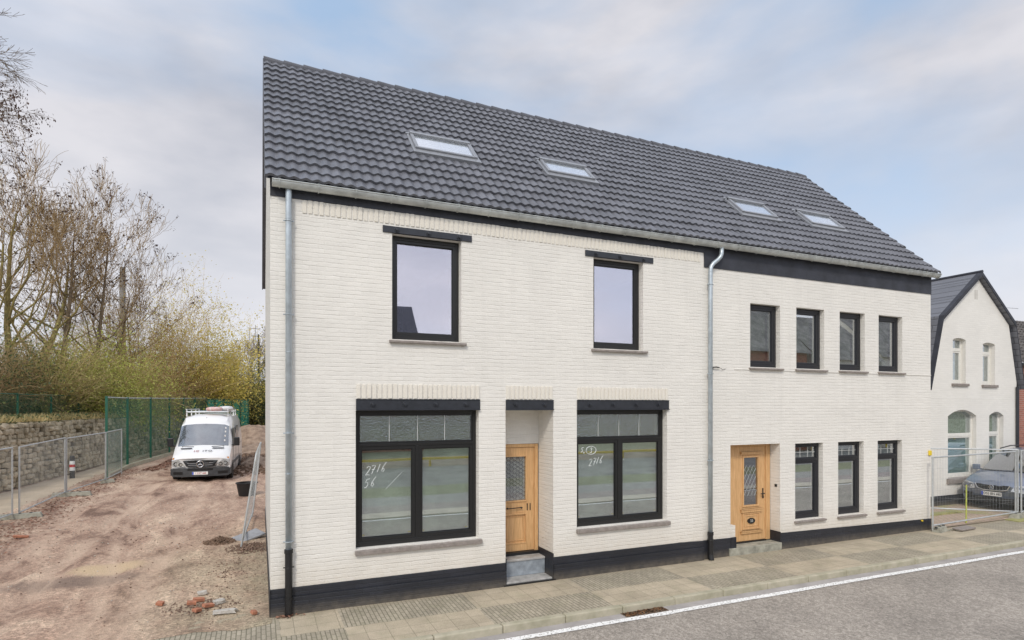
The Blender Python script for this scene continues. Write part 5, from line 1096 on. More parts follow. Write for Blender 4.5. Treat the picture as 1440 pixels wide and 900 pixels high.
def strip_patch(b, x0, x1, z0, z1, hw, k, y0, thick, slope=0, zref=0, n=12, ztop=None):
    for i in range(n):
        a = x0 + (x1 - x0) * i / n; c = x0 + (x1 - x0) * (i + 1) / n; ya = ynose(a, hw, k, y0, 99); yc = ynose(c, hw, k, y0, 99); s0 = slope * (z0 - zref); s1 = slope * (z1 - zref)
        b.add([(a, ya + s0, z0), (c, yc + s0, z0), (c, yc + s1, z1), (a, ya + s1, z1), (a, ya + s0 - thick, z0), (c, yc + s0 - thick, z0), (c, yc + s1 - thick, z1), (a, ya + s1 - thick, z1)], [(4, 5, 6, 7), (0, 4, 7, 3), (1, 2, 6, 5), (3, 7, 6, 2), (0, 1, 5, 4), (3, 2, 1, 0)])
def wheel(parent, x, y, r, w_=.21):
    b = MB(); s = 1 if x > 0 else -1; prof = [(r * .62, 0), (r * .9, -.0), (r, .04), (r, w_ - .04), (r * .9, w_), (r * .62, w_)]; n = 28
    V = [(x - s * p, y + q * math.cos(2 * math.pi * k / n), r + q * math.sin(2 * math.pi * k / n)) for q, p in prof for k in range(n)]
    b.add(V, [(i * n + k, i * n + (k + 1) % n, (i + 1) * n + (k + 1) % n, (i + 1) * n + k) for i in range(len(prof) - 1) for k in range(n)])
    wh = sharp(b.build('wheel', M_tyre, parent)); b = MB(); xi = x - s * .03
    b.cyl((xi, y, r), (xi - s * .05, y, r), r * .62, 24); b.cyl((xi + s * .012, y, r), (xi, y, r), r * .17, 12)
    for k in range(5): a = 2 * math.pi * k / 5; b.box(-.03, .03, -.006, .006, .05, r * .6, Matrix.Translation((xi + s * .008, y, r)) @ Matrix.Rotation(R(90), 4, 'Z') @ Matrix.Rotation(a, 4, 'Y'))
    b.build('rim', M_rim, wh); return wh
# --- the white van
VY = 15.05; vx = -2.15
van = thing('delivery_van', 'white high-roof delivery van with roof rack parked on the earth beside the green fence', 'van', (vx, VY, lot_z(vx, VY) - .02), R(-2.5))
ST = [(0.00, [(.86, .22), (.94, .36), (.96, .50), (.96, .66), (.93, .80), (.80, .86), (.60, .88), (.30, .89), (0, .89)]),
      (.10, [(.90, .22), (.96, .36), (.98, .52), (.98, .72), (.95, .90), (.84, .95), (.62, .97), (.30, .985), (0, .99)]),
      (.62, [(.95, .22), (.99, .38), (1.0, .60), (.99, .90), (.96, 1.12), (.87, 1.19), (.66, 1.22), (.34, 1.24), (0, 1.25)]),
      (.80, [(.95, .22), (.99, .38), (1.0, .60), (.99, .95), (.96, 1.22), (.86, 1.28), (.66, 1.30), (.34, 1.32), (0, 1.33)]),
      (1.50, [(.95, .22), (.99, .38), (1.0, .62), (.995, 1.15), (.94, 1.60), (.83, 2.02), (.68, 2.08), (.36, 2.11), (0, 2.12)]),
      (1.95, [(.95, .22), (.99, .38), (1.0, .62), (1.0, 1.20), (.95, 1.65), (.86, 2.14), (.76, 2.34), (.42, 2.43), (0, 2.45)]),
      (2.6, [(.95, .22), (.99, .38), (1.0, .62), (1.0, 1.20), (.97, 1.65), (.90, 2.16), (.80, 2.40), (.44, 2.48), (0, 2.50)]),
      (5.7, [(.95, .22), (.99, .38), (1.0, .62), (1.0, 1.20), (.97, 1.65), (.90, 2.16), (.80, 2.40), (.44, 2.48), (0, 2.50)]),
      (5.82, [(.93, .30), (.96, .40), (.97, .62), (.97, 1.20), (.94, 1.65), (.87, 2.12), (.77, 2.34), (.42, 2.42), (0, 2.44)])]
VK, VHW, VF = .24, 1.0, 1.5
rs = refine(ST, 3); st2 = [(a, r_) for a, r_, _ in rs]; idx = [q for _, _, q in rs]
body = sharp(loft(st2, VHW, VK, VF).build('body', M_vpaint, van), 32)
ws = sharp(loft(st2, VHW, VK, VF, sel=lambda i, j: idx[i] == 3 and j >= 5, off=.008).build('windscreen', M_wind, van), 40)
# sheet close under the glass, painted with the gloom of the cab
sharp(loft(st2, VHW, VK, VF, sel=lambda i, j: idx[i] == 3 and j >= 5, off=.003).build('painted_gloom', mat('cab_gloom', (.22, .23, .24), .5, .6, 1.5), van), 40)
b = MB()
for s in (1, -1): b.add([(s * 1.001, 1.30, 1.24), (s * 1.005, 2.35, 1.24), (s * .955, 2.30, 1.92), (s * .925, 1.72, 1.88)], [(0, 1, 2, 3)])
b2 = MB()
for s in (1, -1):
    b = MB(); b.add([(s * 1.004, 1.25, 1.22), (s * 1.008, 2.30, 1.22), (s * .965, 2.26, 1.95), (s * .925, 1.70, 1.92)], [(0, 1, 2, 3)]); b.build('side_window', M_blk, van)
    b = MB(); b.add([(s * 1.008, 2.75, 1.25), (s * 1.008, 3.9, 1.25), (s * .962, 3.9, 2.0), (s * .962, 2.75, 2.0)], [(0, 1, 2, 3)]); b.build('side_window', mat('tinted_side_glass', (.32, .34, .36), .15, .1), van)
    m_ = MB(); m_.box(s * 1.14 - .10, s * 1.14 + .10, 1.02, 1.14, 1.27, 1.60); m_.box(min(s * .96, s * 1.08), max(s * .96, s * 1.08), 1.07, 1.13, 1.27, 1.34); mo = m_.build('mirror', M_blk, van, bevel=.035)
    # headlight: tall wedge wrapping the corner
    hb = MB(); hb.poly([Vector((s * x, ynose(x, VHW, VK, .02 + .10 * (z > .85), VF) + (-.012), z)) for x, z in ((.52, .60), (.80, .56), (.955, .62), (.955, .80), (.90, .93), (.74, .84))], (0, .035, 0)); hl_ = hb.build('headlight', M_lampin, van)
    hc = MB(); hc.poly([Vector((s * x, ynose(x, VHW, VK, .02 + .10 * (z > .85), VF) - .022, z)) for x, z in ((.51, .595), (.80, .55), (.965, .61), (.965, .81), (.90, .94), (.73, .85))], (0, .009, 0)); hc.build('lens', M_lamp, hl_)
    for (lx, lz, lr) in ((.66, .66, .055), (.82, .68, .065)): c_ = MB(); c_.torus(Matrix.Translation((s * lx, ynose(lx, VHW, VK, .02, VF) - .020, lz)) @ Matrix.Rotation(R(90), 4, 'X'), lr, .012, 18, 6); c_.build('lamp_ring', M_blk, hl_)
    c_ = MB(); c_.box(min(s * .88, s * .93), max(s * .88, s * .93), ynose(.9, VHW, VK, .06, VF) - .03, ynose(.9, VHW, VK, .06, VF) - .018, .84, .91); c_.build('indicator', M_amber, hl_)
    v_ = MB(); v_.add([(s * .30, .66 + .01, 1.262), (s * .72, .79, 1.262), (s * .72, .84, 1.29), (s * .30, .71, 1.287)], [(0, 1, 2, 3)]); v_.add([(s * .33, ynose(.3, VHW, VK, .50, VF), 1.21), (s * .72, ynose(.7, VHW, VK, .52, VF), 1.20), (s * .74, ynose(.7, VHW, VK, .58, VF), 1.235), (s * .35, ynose(.3, VHW, VK, .56, VF), 1.245)], [(0, 1, 2, 3)]); v_.build('hood_vent', M_blk, van)
b = MB(); strip_patch(b, -.93, .93, .22, .53, VHW, VK, 0, .05, n=20); b.box(-.995, -.92, .20, .62, .26, .50); b.box(.92, .995, .20, .62, .26, .50); bm_ = b.build('bumper', M_plast, van)
b = MB(); strip_patch(b, -.42, .42, .44, .52, VHW, VK, -.051, .004); strip_patch(b, -.90, -.58, .30, .40, VHW, VK, -.051, .004); strip_patch(b, .58, .90, .30, .40, VHW, VK, -.051, .004); b.build_each('intake', M_blk, bm_)
b = MB(); n = 16
top = [(-.58 + 1.16 * i / n, .80 + .02 * (1 - abs(2 * i / n - 1))) for i in range(n + 1)]; bot = [(.46 - .92 * i / n, .59 - .035 * (1 - abs(2 * i / n - 1))) for i in range(n + 1)]
b.poly([Vector((x, ynose(x, VHW, VK, 0, VF) + .004, z)) for x, z in top + bot], (0, -.020, 0)); gr_ = b.build('grille', M_blk, van)
b = MB()
for z in (.63, .70): strip_patch(b, -.45 + (.775 - z) * .3, -.12, z, z + .018, VHW, VK, -.018, .010, n=6); strip_patch(b, .12, .45 - (.775 - z) * .3, z, z + .018, VHW, VK, -.018, .010, n=6)
b.box(.30, .40, -.020, -.012, .715, .735); b.build('grille_bars', M_rim, gr_)
b = MB(); Mt = Matrix.Translation((0, -.032, .68)) @ Matrix.Rotation(R(90), 4, 'X'); b.torus(Mt, .115, .014, 28, 8)
for k in range(3):
    a = R(90 + 120 * k); u = Vector((math.cos(a), 0, math.sin(a))); v = Vector((-u.z, 0, u.x)); c_ = Vector((0, -.034, .68)); b.add([c_ + v * .024, c_ + u * .115, c_ - v * .024, c_ + Vector((0, -.014, 0))], [(0, 1, 3), (1, 2, 3), (0, 2, 1)])
b.build('emblem', M_chrome, gr_)
def plate(parent, M_, s, col, w_=.52, h=.11, band=True, sz=.095):
    b = MB(); b.box(-w_ / 2, w_ / 2, -.006, .006, -h / 2, h / 2, M_); p = b.build('number_plate', M_plate, parent); b = MB(); b.box(-w_ / 2 + .003, -w_ / 2 + .05, -.0085, -.0065, -h / 2 + .004, h / 2 - .004, M_); b.build('blue_band', M_euro, p)
    text(s, sz, col, p, M_ @ Matrix.Translation((.022, -.0085, 0)) @ Matrix.Rotation(R(90), 4, 'X'), 'plate_lettering', .001, 1.0, sx=.88); return p
plate(van, Matrix.Translation((0, -.060, .345)), '1 LXT 666', M_red)
pitch = math.atan2(1.21 - .99, .52); Mh = Matrix.Translation((0, .33, 1.135)) @ Matrix.Rotation(pitch + .0, 4, 'X')
text('IC', .17, mat('faded_red_print', (.45, .16, .15), .6), van, Matrix.Translation((-.17, .02, .0)) @ Mh, 'hood_lettering', .004, 1.25); text('ITO', .17, mat('faded_black_print', (.12, .12, .13), .6), van, Matrix.Translation((.19, .02, .0)) @ Mh, 'hood_lettering', .004, 1.25)
b = MB(); b.box(-.012, .012, 1.80, 1.83, 2.29, 2.36); b.build('roof_lamp', M_blk, van)
b = MB()
for z, y in ((1.45, .0), (1.62, 0), (1.78, 0), (1.92, 0)): yy = .80 + (z - 1.28) / .80 * .70; b.box(.70, .745, yy + .01, yy + .022, z, z + .07)
b.build_each('windscreen_sticker', M_plate, van)
for s in (1, -1):
    b = MB(); x = s * .74
    for y in (2.1, 3.3, 4.5, 5.5): b.box(x - .02, x + .02, y - .03, y + .03, 2.40, 2.68)
    b.box(x - .018, x + .018, 1.95, 5.6, 2.66, 2.70); b.box(x - .012, x + .012, 2.0, 5.6, 2.56, 2.585); b.build('roof_rack', M_vpaint, van)
b = MB()
for y in (1.98, 2.6, 3.2, 3.9, 4.6, 5.4): b.tube([(-.74, y, 2.58), (.74, y, 2.58)], .028, 8)
b.build_each('rack_bar', M_galv, van)
for x in (-.86, .86):
    for y in (.98, 4.5): wheel(van, 1.012 if x > 0 else -1.012, y, .335)
for s in (1, -1):
    for y in (.98, 4.5):
        b = MB(); n = 16; b.add([(s * 1.0035, y, .335)] + [(s * 1.0035, y + .42 * math.cos(math.pi * k / n), .30 + .42 * math.sin(math.pi * k / n)) for k in range(n + 1)] + [(s * 1.0035, y - .42, .20), (s * 1.0035, y + .42, .20)], [(0, k + 1, k + 2) for k in range(n)] + [(0, n + 1, n + 2, n + 3, 1)]); b.build('wheel_arch', M_blk, van)
    b = MB(); b.box(min(s * .985, s * 1.015), max(s * .985, s * 1.015), 1.42, 4.06, .56, .68); b.build('side_moulding', M_plast, van)
    b = MB()
    for y in (1.22, 2.42, 3.75): b.box(min(s * .99, s * 1.0045), max(s * .99, s * 1.0045), y, y + .012, .40, 1.24)
    b.box(min(s * .99, s * 1.0045), max(s * .99, s * 1.0045), 2.44, 5.6, 1.195, 1.207); b.build('door_seam', M_plast, van)
b = MB(); b.box(-.85, .85, .5, 5.6, .16, .32); b.build('underbody', M_blk, van)
# bag and bottle on the rack: lifted off on its own
t = thing('sack', 'white and pink sack lying on the roof rack of the van', 'sack', (0, 0, 0)); b = MB(); vs_ = []
W_ = Matrix.Translation(van.location) @ Matrix.Rotation(R(-2.5), 4, 'Z')
for v in IV: p = v.lerp(v.normalized() * .62, .7) * (1 + .15 * mnoise.noise(v * 3)); vs_.append(W_ @ Vector((p.x * .55 + .22, p.y * .6 + 2.4, p.z * .17 + 2.69)))
b.add(vs_, IF); sharp(b.build('sack_body', mat('pink_white_plastic', (.70, .62, .60), .6, .2, 7, col2=(.62, .30, .26)), t), 80)
t = thing('paper_bundle', 'white crumpled bundle with a pink end on the right rail of the van roof rack', 'bundle', (0, 0, 0)); b = MB(); vs_ = []
for v in IV: p = v.lerp(v.normalized() * .62, .6) * (1 + .2 * mnoise.noise(v * 3 + Vector((4, 0, 0)))); vs_.append(W_ @ Vector((p.x * .45 + .60, p.y * .8 + 2.9, p.z * .18 + 2.71)))
b.add(vs_, IF); sharp(b.build('bundle_body', mat('white_plastic_bundle', (.72, .72, .72), .6, .15, 7), t), 80)
# --- the car on the forecourt
car = thing('parked_car', 'blue grey people carrier parked in front of the white gabled house behind the fence panels', 'car', (19.80, .98, .004), R(-88)); car.scale = (1.03, 1.03, 1.09)
SC = [(0.00, [(.72, .20), (.80, .30), (.82, .42), (.82, .54), (.78, .62), (.64, .66), (.42, .68), (.2, .69), (0, .69)]),
      (.08, [(.78, .19), (.86, .30), (.87, .45), (.86, .62), (.81, .70), (.68, .745), (.44, .765), (.2, .775), (0, .78)]),
      (.45, [(.86, .18), (.895, .32), (.90, .5), (.89, .72), (.84, .84), (.72, .885), (.48, .905), (.24, .915), (0, .92)]),
      (.98, [(.87, .18), (.90, .32), (.905, .55), (.90, .82), (.86, .95), (.74, 1.0), (.50, 1.02), (.25, 1.03), (0, 1.035)]),
      (1.85, [(.87, .18), (.90, .32), (.905, .6), (.90, .92), (.83, 1.12), (.70, 1.46), (.60, 1.53), (.30, 1.57), (0, 1.58)]),
      (2.5, [(.87, .18), (.90, .32), (.905, .6), (.90, .94), (.83, 1.15), (.69, 1.52), (.58, 1.60), (.30, 1.64), (0, 1.65)]),
      (3.7, [(.87, .18), (.90, .32), (.905, .6), (.90, .95), (.82, 1.15), (.68, 1.50), (.57, 1.57), (.30, 1.61), (0, 1.62)]),
      (4.25, [(.86, .20), (.88, .32), (.89, .6), (.88, .95), (.80, 1.12), (.64, 1.38), (.53, 1.46), (.28, 1.49), (0, 1.50)]),
      (4.38, [(.80, .25), (.83, .35), (.84, .6), (.83, .92), (.76, 1.05), (.6, 1.2), (.5, 1.25), (.25, 1.27), (0, 1.28)])]
CK, CHW, CF = .20, .9, 1.4
rs = refine(SC, 3); st2 = [(a, r_) for a, r_, _ in rs]; idx = [q for _, _, q in rs]
sharp(loft(st2, CHW, CK, CF).build('body', M_cpaint, car), 30)
M_wind2 = glass('car_windscreen', .22, (.35, .42, .40))
sharp(loft(st2, CHW, CK, CF, sel=lambda i, j: idx[i] == 3 and j >= 5, off=.010).build('windscreen', M_wind2, car), 40)
sharp(loft(st2, CHW, CK, CF, sel=lambda i, j: idx[i] == 3 and j >= 5, off=.004).build('painted_gloom', mat('cabin_gloom', (.035, .04, .04), .6, .4, 3), car), 40)  # cabin gloom painted on a sheet just under the glass
b = MB(); strip_patch(b, -.74, .74, 1.005, 1.03, CHW, .10, .90, .02, n=14); b.build('wiper_cowl', M_blk, car)
for s in (1, -1):
    b = MB(); b.add([(s * .872, 1.45, .99), (s * .87, 2.35, 1.02), (s * .735, 2.35, 1.46), (s * .765, 1.98, 1.42)], [(0, 1, 2, 3)]); b.add([(s * .872, 2.42, 1.02), (s * .87, 3.4, 1.03), (s * .73, 3.4, 1.44), (s * .735, 2.42, 1.46)], [(0, 1, 2, 3)]); b.build('side_window', M_blk, car)
    m_ = MB(); m_.box(s * 1.0 - .09, s * 1.0 + .09, 1.20, 1.31, .98, 1.13); m_.box(min(s * .84, s * .95), max(s * .84, s * .95), 1.23, 1.28, .98, 1.02); m_.build('mirror', M_cpaint, car, bevel=.03)
    o_ = [(.44, .56), (.74, .53), (.835, .58), (.835, .68), (.76, .735), (.50, .70)]
    hb = MB(); hb.poly([Vector((s * x, ynose(x, CHW, CK, .0 + .35 * max(0, z - .60), CF) - .010, z)) for x, z in o_], (0, .03, 0)); hl_ = hb.build('headlight', M_lampin, car)
    hc = MB(); hc.poly([Vector((s * x, ynose(x, CHW, CK, .0 + .35 * max(0, z - .60), CF) - .022, z)) for x, z in o_], (0, .008, 0)); hc.build('lens', M_lamp, hl_)
    for lx in (.56, .72): c_ = MB(); c_.torus(Matrix.Translation((s * lx, ynose(lx, CHW, CK, .01, CF) - .018, .625)) @ Matrix.Rotation(R(90), 4, 'X'), .048, .006, 18, 6); c_.build('lamp_ring', M_plast, hl_)
b = MB(); outl = [(-.40, .70), (.40, .70), (.33, .585), (.20, .565), (-.20, .565), (-.33, .585)]; b.poly([Vector((x, ynose(x, CHW, CK, 0, CF) + .0, z)) for x, z in outl], (0, -.018, 0)); gr_ = b.build('grille', M_blk, car)
b = MB(); b.tube([(x, ynose(x, CHW, CK, 0, CF) - .016, z) for x, z in [(-.43, .71), (-.36, .58), (-.21, .55), (0, .545), (.21, .55), (.36, .58), (.43, .71)]], .013, 8); b.build('chrome_trim', M_chrome, gr_)
b = MB(); Mt = Matrix.Translation((0, -.026, .635)) @ Matrix.Rotation(R(90), 4, 'X'); b.torus(Mt, .058, .008, 26, 6); c_ = -.028
for sg in (1, -1): b.tube([(sg * .036, c_, .675), (sg * .012, c_, .640), (0, c_, .662)], .006, 5); b.tube([(sg * .050, c_, .655), (sg * .020, c_, .590), (0, c_, .632)], .006, 5)
b.build('emblem', M_chrome, gr_)
plate(car, Matrix.Translation((.0, -.022, .455)), 'O55 BN 480', M_blk, .50, .11)
b = MB(); strip_patch(b, -.70, .70, .22, .36, CHW, CK, .01, .012, n=16); strip_patch(b, -.80, -.52, .37, .44, CHW, CK, .01, .010, n=6); strip_patch(b, .52, .80, .37, .44, CHW, CK, .01, .010, n=6); b.build('lower_intake', M_blk, car)
b = MB(); b.tube([(-.62, 1.80, 1.60), (-.62, 2.4, 1.665), (-.60, 3.6, 1.655)], .016, 6); b.build('roof_rail', M_blk, car); b = MB(); b.tube([(.62, 1.80, 1.60), (.62, 2.4, 1.665), (.60, 3.6, 1.655)], .016, 6); b.build('roof_rail', M_blk, car)
for x in (-.89, .89):
    for y in (.88, 3.55): wheel(car, x, y, .315, .2)

# ------------------------------------------------------------ right hand neighbour, white gable
NY = 2.10
NH = thing('gabled_house', 'white painted house with slate mansard gable facing the street, right of the long house', 'house')
def top_of(x):
    P = [(18.80, 3.9), (19.36, 5.86), (21.20, 7.25), (22.95, 5.82), (23.40, 3.9)]
    for (xa, za), (xb, zb) in zip(P, P[1:]):
        if xa <= x <= xb: return za + (zb - za) * (x - xa) / (xb - xa)
    return 3.9
HO = [(19.91, 20.58, 3.80, 5.20, .06), (21.49, 22.16, 3.78, 5.12, .06), (19.66, 21.14, .82, 2.78, .20), (21.84, 22.64, .35, 2.78, .13)]
def htop(h, x): m = (h[0] + h[1]) / 2; w_ = (h[1] - h[0]) / 2; return h[3] + h[4] * (1 - ((x - m) / w_) ** 2)
b = MB(); X = sorted({18.80, 19.36, 21.20, 22.95, 23.40, *[h[i] for h in HO for i in (0, 1)], *[18.8 + .1 * i for i in range(47)]})
for xa, xb in zip(X, X[1:]):
    if xb - xa < 1e-6: continue
    cx = (xa + xb) / 2; segs = [(0.0, 0.0)]; hs = sorted([h for h in HO if h[0] < cx < h[1]], key=lambda h: h[2]); lo = (0.0, 0.0)
    for h in hs: b.quad((xa, NY, lo[0]), (xb, NY, lo[1]), (xb, NY, h[2]), (xa, NY, h[2])); lo = (htop(h, xa), htop(h, xb)); b.quad((xa, NY, lo[0]), (xb, NY, lo[1]), (xb, NY + .2, lo[1]), (xa, NY + .2, lo[0]))
    b.quad((xa, NY, lo[0]), (xb, NY, lo[1]), (xb, NY, top_of(xb)), (xa, NY, top_of(xa)))
for h in HO:
    for x, s in ((h[0], 1), (h[1], -1)): b.quad((x, NY, h[2]), (x, NY + .2, h[2]), (x, NY + .2, h[3]), (x, NY, h[3]))
    b.quad((h[0], NY, h[2]), (h[1], NY, h[2]), (h[1], NY + .2, h[2]), (h[0], NY + .2, h[2]))
b.quad((18.80, NY, 0), (18.80, NY + 8, 0), (18.80, NY + 8, 3.9), (18.80, NY, 3.9)); b.quad((23.40, NY, 0), (23.40, NY + 8, 0), (23.40, NY + 8, 3.9), (23.40, NY, 3.9))
M_wall2 = brickmat('cream_painted_brick', (.77, .745, .69), (.75, .725, .67), bump=.5, var=.05, dist=.006)
b.build('front_wall', M_wall2, NH)
b = MB(); b.box(18.79, 23.41, NY - .02, NY + .001, -.1, .31); b.build('plinth', M_plinth, NH)
b = MB(); b.box(18.82, 23.38, NY + .5, NY + .6, 0, 3.9); b.box(18.82, 23.38, NY + .5, NY + .6, 3.9, 6); b.build('interior', M_room, NH)
M_wf = mat('white_window_frame', (.74, .72, .66), .5, .06, 12); M_ng = glass('pale_window_glass', .05, (.8, .86, .84)); M_cur = mat('pale_green_blind', (.50, .62, .58), .8, .08, 2); M_lace2 = mat('grey_lace_curtain', (.52, .50, .46), .9, .35, 14)
for h, tr in zip(HO, (4.90, 4.84, 2.18, 2.20)):
    x0, x1, z0, z1, ar = h; b = MB(); y = NY + .13; ring(b, x0 - .01, x1 + .01, z0, z1 + ar + .01, .07, y, y + .06, .09); b.box(x0 + .06, x1 - .06, y - .006, y + .054, tr - .05, tr + .05)
    ring(b, x0 + .06, x1 - .06, z0 + .09, tr - .05, .05, y + .006, y + .05)
    f = b.build('window', M_wf, NH, bevel=.004); pane(x0 + .11, x1 - .11, z0 + .14, tr - .10, y + .03, M_ng, f); pane(x0 + .06, x1 - .06, tr + .05, z1 + ar - .06, y + .03, M_ng, f)
    b = MB(); n = 26
    for i in range(n):
        xa = x0 + (x1 - x0) * i / n; xb = x0 + (x1 - x0) * (i + 1) / n; fl = .012 if (z0 > 3 or True) else 0; b.quad((xa, y + .09 + fl * (i % 2), tr + .03), (xb, y + .09 + fl * ((i + 1) % 2), tr + .03), (xb, y + .09 + fl * ((i + 1) % 2), z1 + ar), (xa, y + .09 + fl * (i % 2), z1 + ar))
    b.build('curtain', M_lace2, f); b = MB(); b.quad((x0, y + .09, z0), (x1, y + .09, z0), (x1, y + .09, tr), (x0, y + .09, tr)); b.build('blind_or_panel', M_cur if z0 < 1 else M_lace2, f)
    b = MB(); b.box(x0 - .07, x1 + .10, NY - .06, NY + .13, z0 - (.16 if z0 < 1 else .07), z0 + .01); b.build('sill', M_sill, f, bevel=.008)
b = MB(); b.quad((18.82, NY - .004, 3.34), (23.4, NY - .004, 3.34), (23.4, NY + .001, 3.37), (18.82, NY + .001, 3.37)); b.build('string_course', M_wall2, NH)
b = MB(); b.quad((21.05, NY - .003, 6.55), (21.09, NY - .003, 6.55), (21.09, NY - .003, 6.85), (21.05, NY - .003, 6.85)); b.quad((21.15, NY - .003, 6.55), (21.19, NY - .003, 6.55), (21.19, NY - .003, 6.85), (21.15, NY - .003, 6.85)); b.build('vent_slots', mat('vent_shadow', (.45, .42, .37), .8), NH)
M_slate = brickmat('grey_slate', (.17, .175, .195), (.08, .082, .09), vjoint=1, bw=.32, bh=.20, ms=.012, bump=.9, rough=.5, var=.12, dist=.012)
PR = [(18.62, 3.72), (19.22, 5.90), (21.20, 7.42), (23.10, 5.88), (23.60, 3.80)]
b = MB(); V = []
for (x, z) in PR: V += [(x, NY - .14, z), (x, NY + 8.2, z)]
b.add(V, [(2 * i, 2 * i + 2, 2 * i + 3, 2 * i + 1) for i in range(4)]); V = [(x + (.10 if x > 21.2 else -.0) * 0, y, z - .14) for (x, y, z) in V]; b.add(V, [(2 * i + 1, 2 * i + 3, 2 * i + 2, 2 * i) for i in range(4)]); nr = b.build('roof', M_slate, NH)
b = MB()
for (xa, za), (xb, zb) in zip(PR, PR[1:]): b.add([(xa, NY - .145, za + .012), (xb, NY - .145, zb + .012), (xb, NY - .145, zb - .12), (xa, NY - .145, za - .12), (xa, NY + .0, za + .012), (xb, NY + .0, zb + .012), (xb, NY, zb - .12), (xa, NY, za - .12)], [(3, 2, 1, 0), (0, 1, 5, 4), (2, 3, 7, 6)])
b.tube([(21.20, NY - .15, 7.43), (21.20, NY + 8.2, 7.43)], .05, 8); b.build('verge_board', M_fascia, nr)
b = MB(); b.tube([(23.34, NY - .06, 3.75), (23.34, NY - .06, .1)], .045, 10); b.build('downpipe', M_black, NH)
# far house of red brick
BH = thing('brick_house', 'red brick house with weathered dark tiled roof at the right edge', 'house')
M_rbrick = brickmat('red_brick', (.42, .15, .10), (.36, .30, .26), bump=.6, var=.15, dist=.006, col2=(.36, .12, .08), bh=.07, vjoint=1)
b = MB(); b.box(23.62, 36, 2.3, 9, 0, 4.5); b.build('wall', M_rbrick, BH); b = MB(); b.box(23.6, 36.1, 2.2, 2.299, 4.2, 4.42); b.box(23.6, 36.1, 2.24, 2.299, 4.0, 4.06); b.build('cornice', M_rbrick, BH)
M_pan = mat('weathered_pantile', (.14, .125, .115), .8, .4, 2.5, .4, 30, col2=(.055, .05, .048), detail=8)
b = MB(); q = 8; cols = 60; per = .24; gl = math.hypot(4.4, 2.5); nrow = 15
def rp2(x, s, h): return (x, 2.05 + 4.4 / gl * s - 2.5 / gl * h, 4.55 + 2.5 / gl * s + 4.4 / gl * h)
for r in range(nrow):
    V = []; s0 = r * gl / nrow - .03; s1 = (r + 1) * gl / nrow + .01; c2 = cols * q
    for c in range(c2 + 1): x = 23.65 + per * c / q; wv = wave(c / q) * .06; V += [rp2(x, s0, .0 + wv), rp2(x, s0, .045 + wv), rp2(x, s1, wv)]
    b.add(V, [f for c in range(c2) for f in ((3 * c, 3 * c + 3, 3 * c + 4, 3 * c + 1), (3 * c + 1, 3 * c + 4, 3 * c + 5, 3 * c + 2))])
b.add([(23.65, 6.45, 7.05), (38, 6.45, 7.05), (38, 10.5, 4.7), (23.65, 10.5, 4.7)], [(0, 1, 2, 3)]); b.add([(23.66, 2.3, 4.5), (23.66, 6.45, 7.0), (23.66, 9, 4.5)], [(0, 1, 2)]); b.build('roof', M_pan, BH)
b = MB(); b.tube([(23.6, 2.05, 4.52), (37, 2.05, 4.52)], .06, 8); b.build('gutter', M_plast, BH)
b = MB(); b.tube([(23.56, 2.2, 4.5), (23.56, 2.2, 0)], .05, 8); b.build('downpipe', M_blk, BH)
b = MB(); b.tube([(26, 12, 9.1), (34, 11.5, 8.9), (42, 11, 9.0)], .012, 3); tag(b.build('overhead_cable', M_iron), 'thin overhead cable in the sky above the gabled house', 'cable')
# forecourt, fences, stake
M_fore = brickmat('worn_forecourt_pavers', (.30, .21, .155), (.17, .14, .09), bw=.2, bh=.1, bump=.4, var=.25)
m, t, bq = newmat('forecourt'); tcn = nd(t, 'ShaderNodeTexCoord'); br = nd(t, 'ShaderNodeTexBrick', {'Vector': tcn.outputs['Object'], 'Scale': 1, 'Brick Width': .2, 'Row Height': .1, 'Mortar Size': .008, 'Color1': (.50, .37, .29, 1), 'Color2': (.43, .32, .25, 1), 'Mortar': (.16, .15, .08, 1)}); n_ = nd(t, 'ShaderNodeTexNoise', {'Vector': tcn.outputs['Object'], 'Scale': 1.3, 'Detail': 7}); rg = nd(t, 'ShaderNodeMapRange', {0: n_.outputs['Fac'], 1: .46, 2: .6, 3: 0, 4: .75}); mx = nd(t, 'ShaderNodeMixRGB', {'Fac': rg.outputs[0], 'Color1': br.outputs[0], 'Color2': (.30, .29, .12, 1)}); t.links.new(mx.outputs[0], bq.inputs['Base Color']); bq.inputs['Roughness'].default_value = .9
b = MB(); b.quad((XR + .02, .30, .004), (60, .30, .004), (60, 12, .004), (XR + .02, 12, .004)); b.build('forecourt', m, kind='structure')
b = MB(); b.quad((XR + .06, -.02, .018), (19.3, -.02, .018), (18.4, 1.05, .018), (XR + .06, 1.05, .018)); b.build('brown_paver_patch', brickmat('x', (.4, .28, .2), (.2, .15, .1)) if False else m.copy(), kind='structure')
pm = bpy.data.objects['brown_paver_patch'].data.materials[0]; pm.name = 'brown_pavers'
for n__ in pm.node_tree.nodes:
    if n__.type == 'MAP_RANGE': n__.inputs[4].default_value = .12
M_moss = mat('mossy_verge', (.36, .34, .14), .95, .3, 5, .4, 30, col2=(.24, .24, .09))
b = MB(); b.box(XR + .06, 18.5, 1.05, 1.25, -.05, .06); b.box(18.45, 40, -.35, -.02, -.05, .022); b.build('mossy_edging', M_moss, kind='structure')
b = MB(); n = 12; b.add([(16.25 + .36 * math.cos(a * .52) * (1 + .2 * nz(a, 1, .9)), -.30 + .07 * math.sin(a * .52), .0215) for a in range(n)], [tuple(range(n))]); b.build('pavement_hole', M_clod, kind='structure')
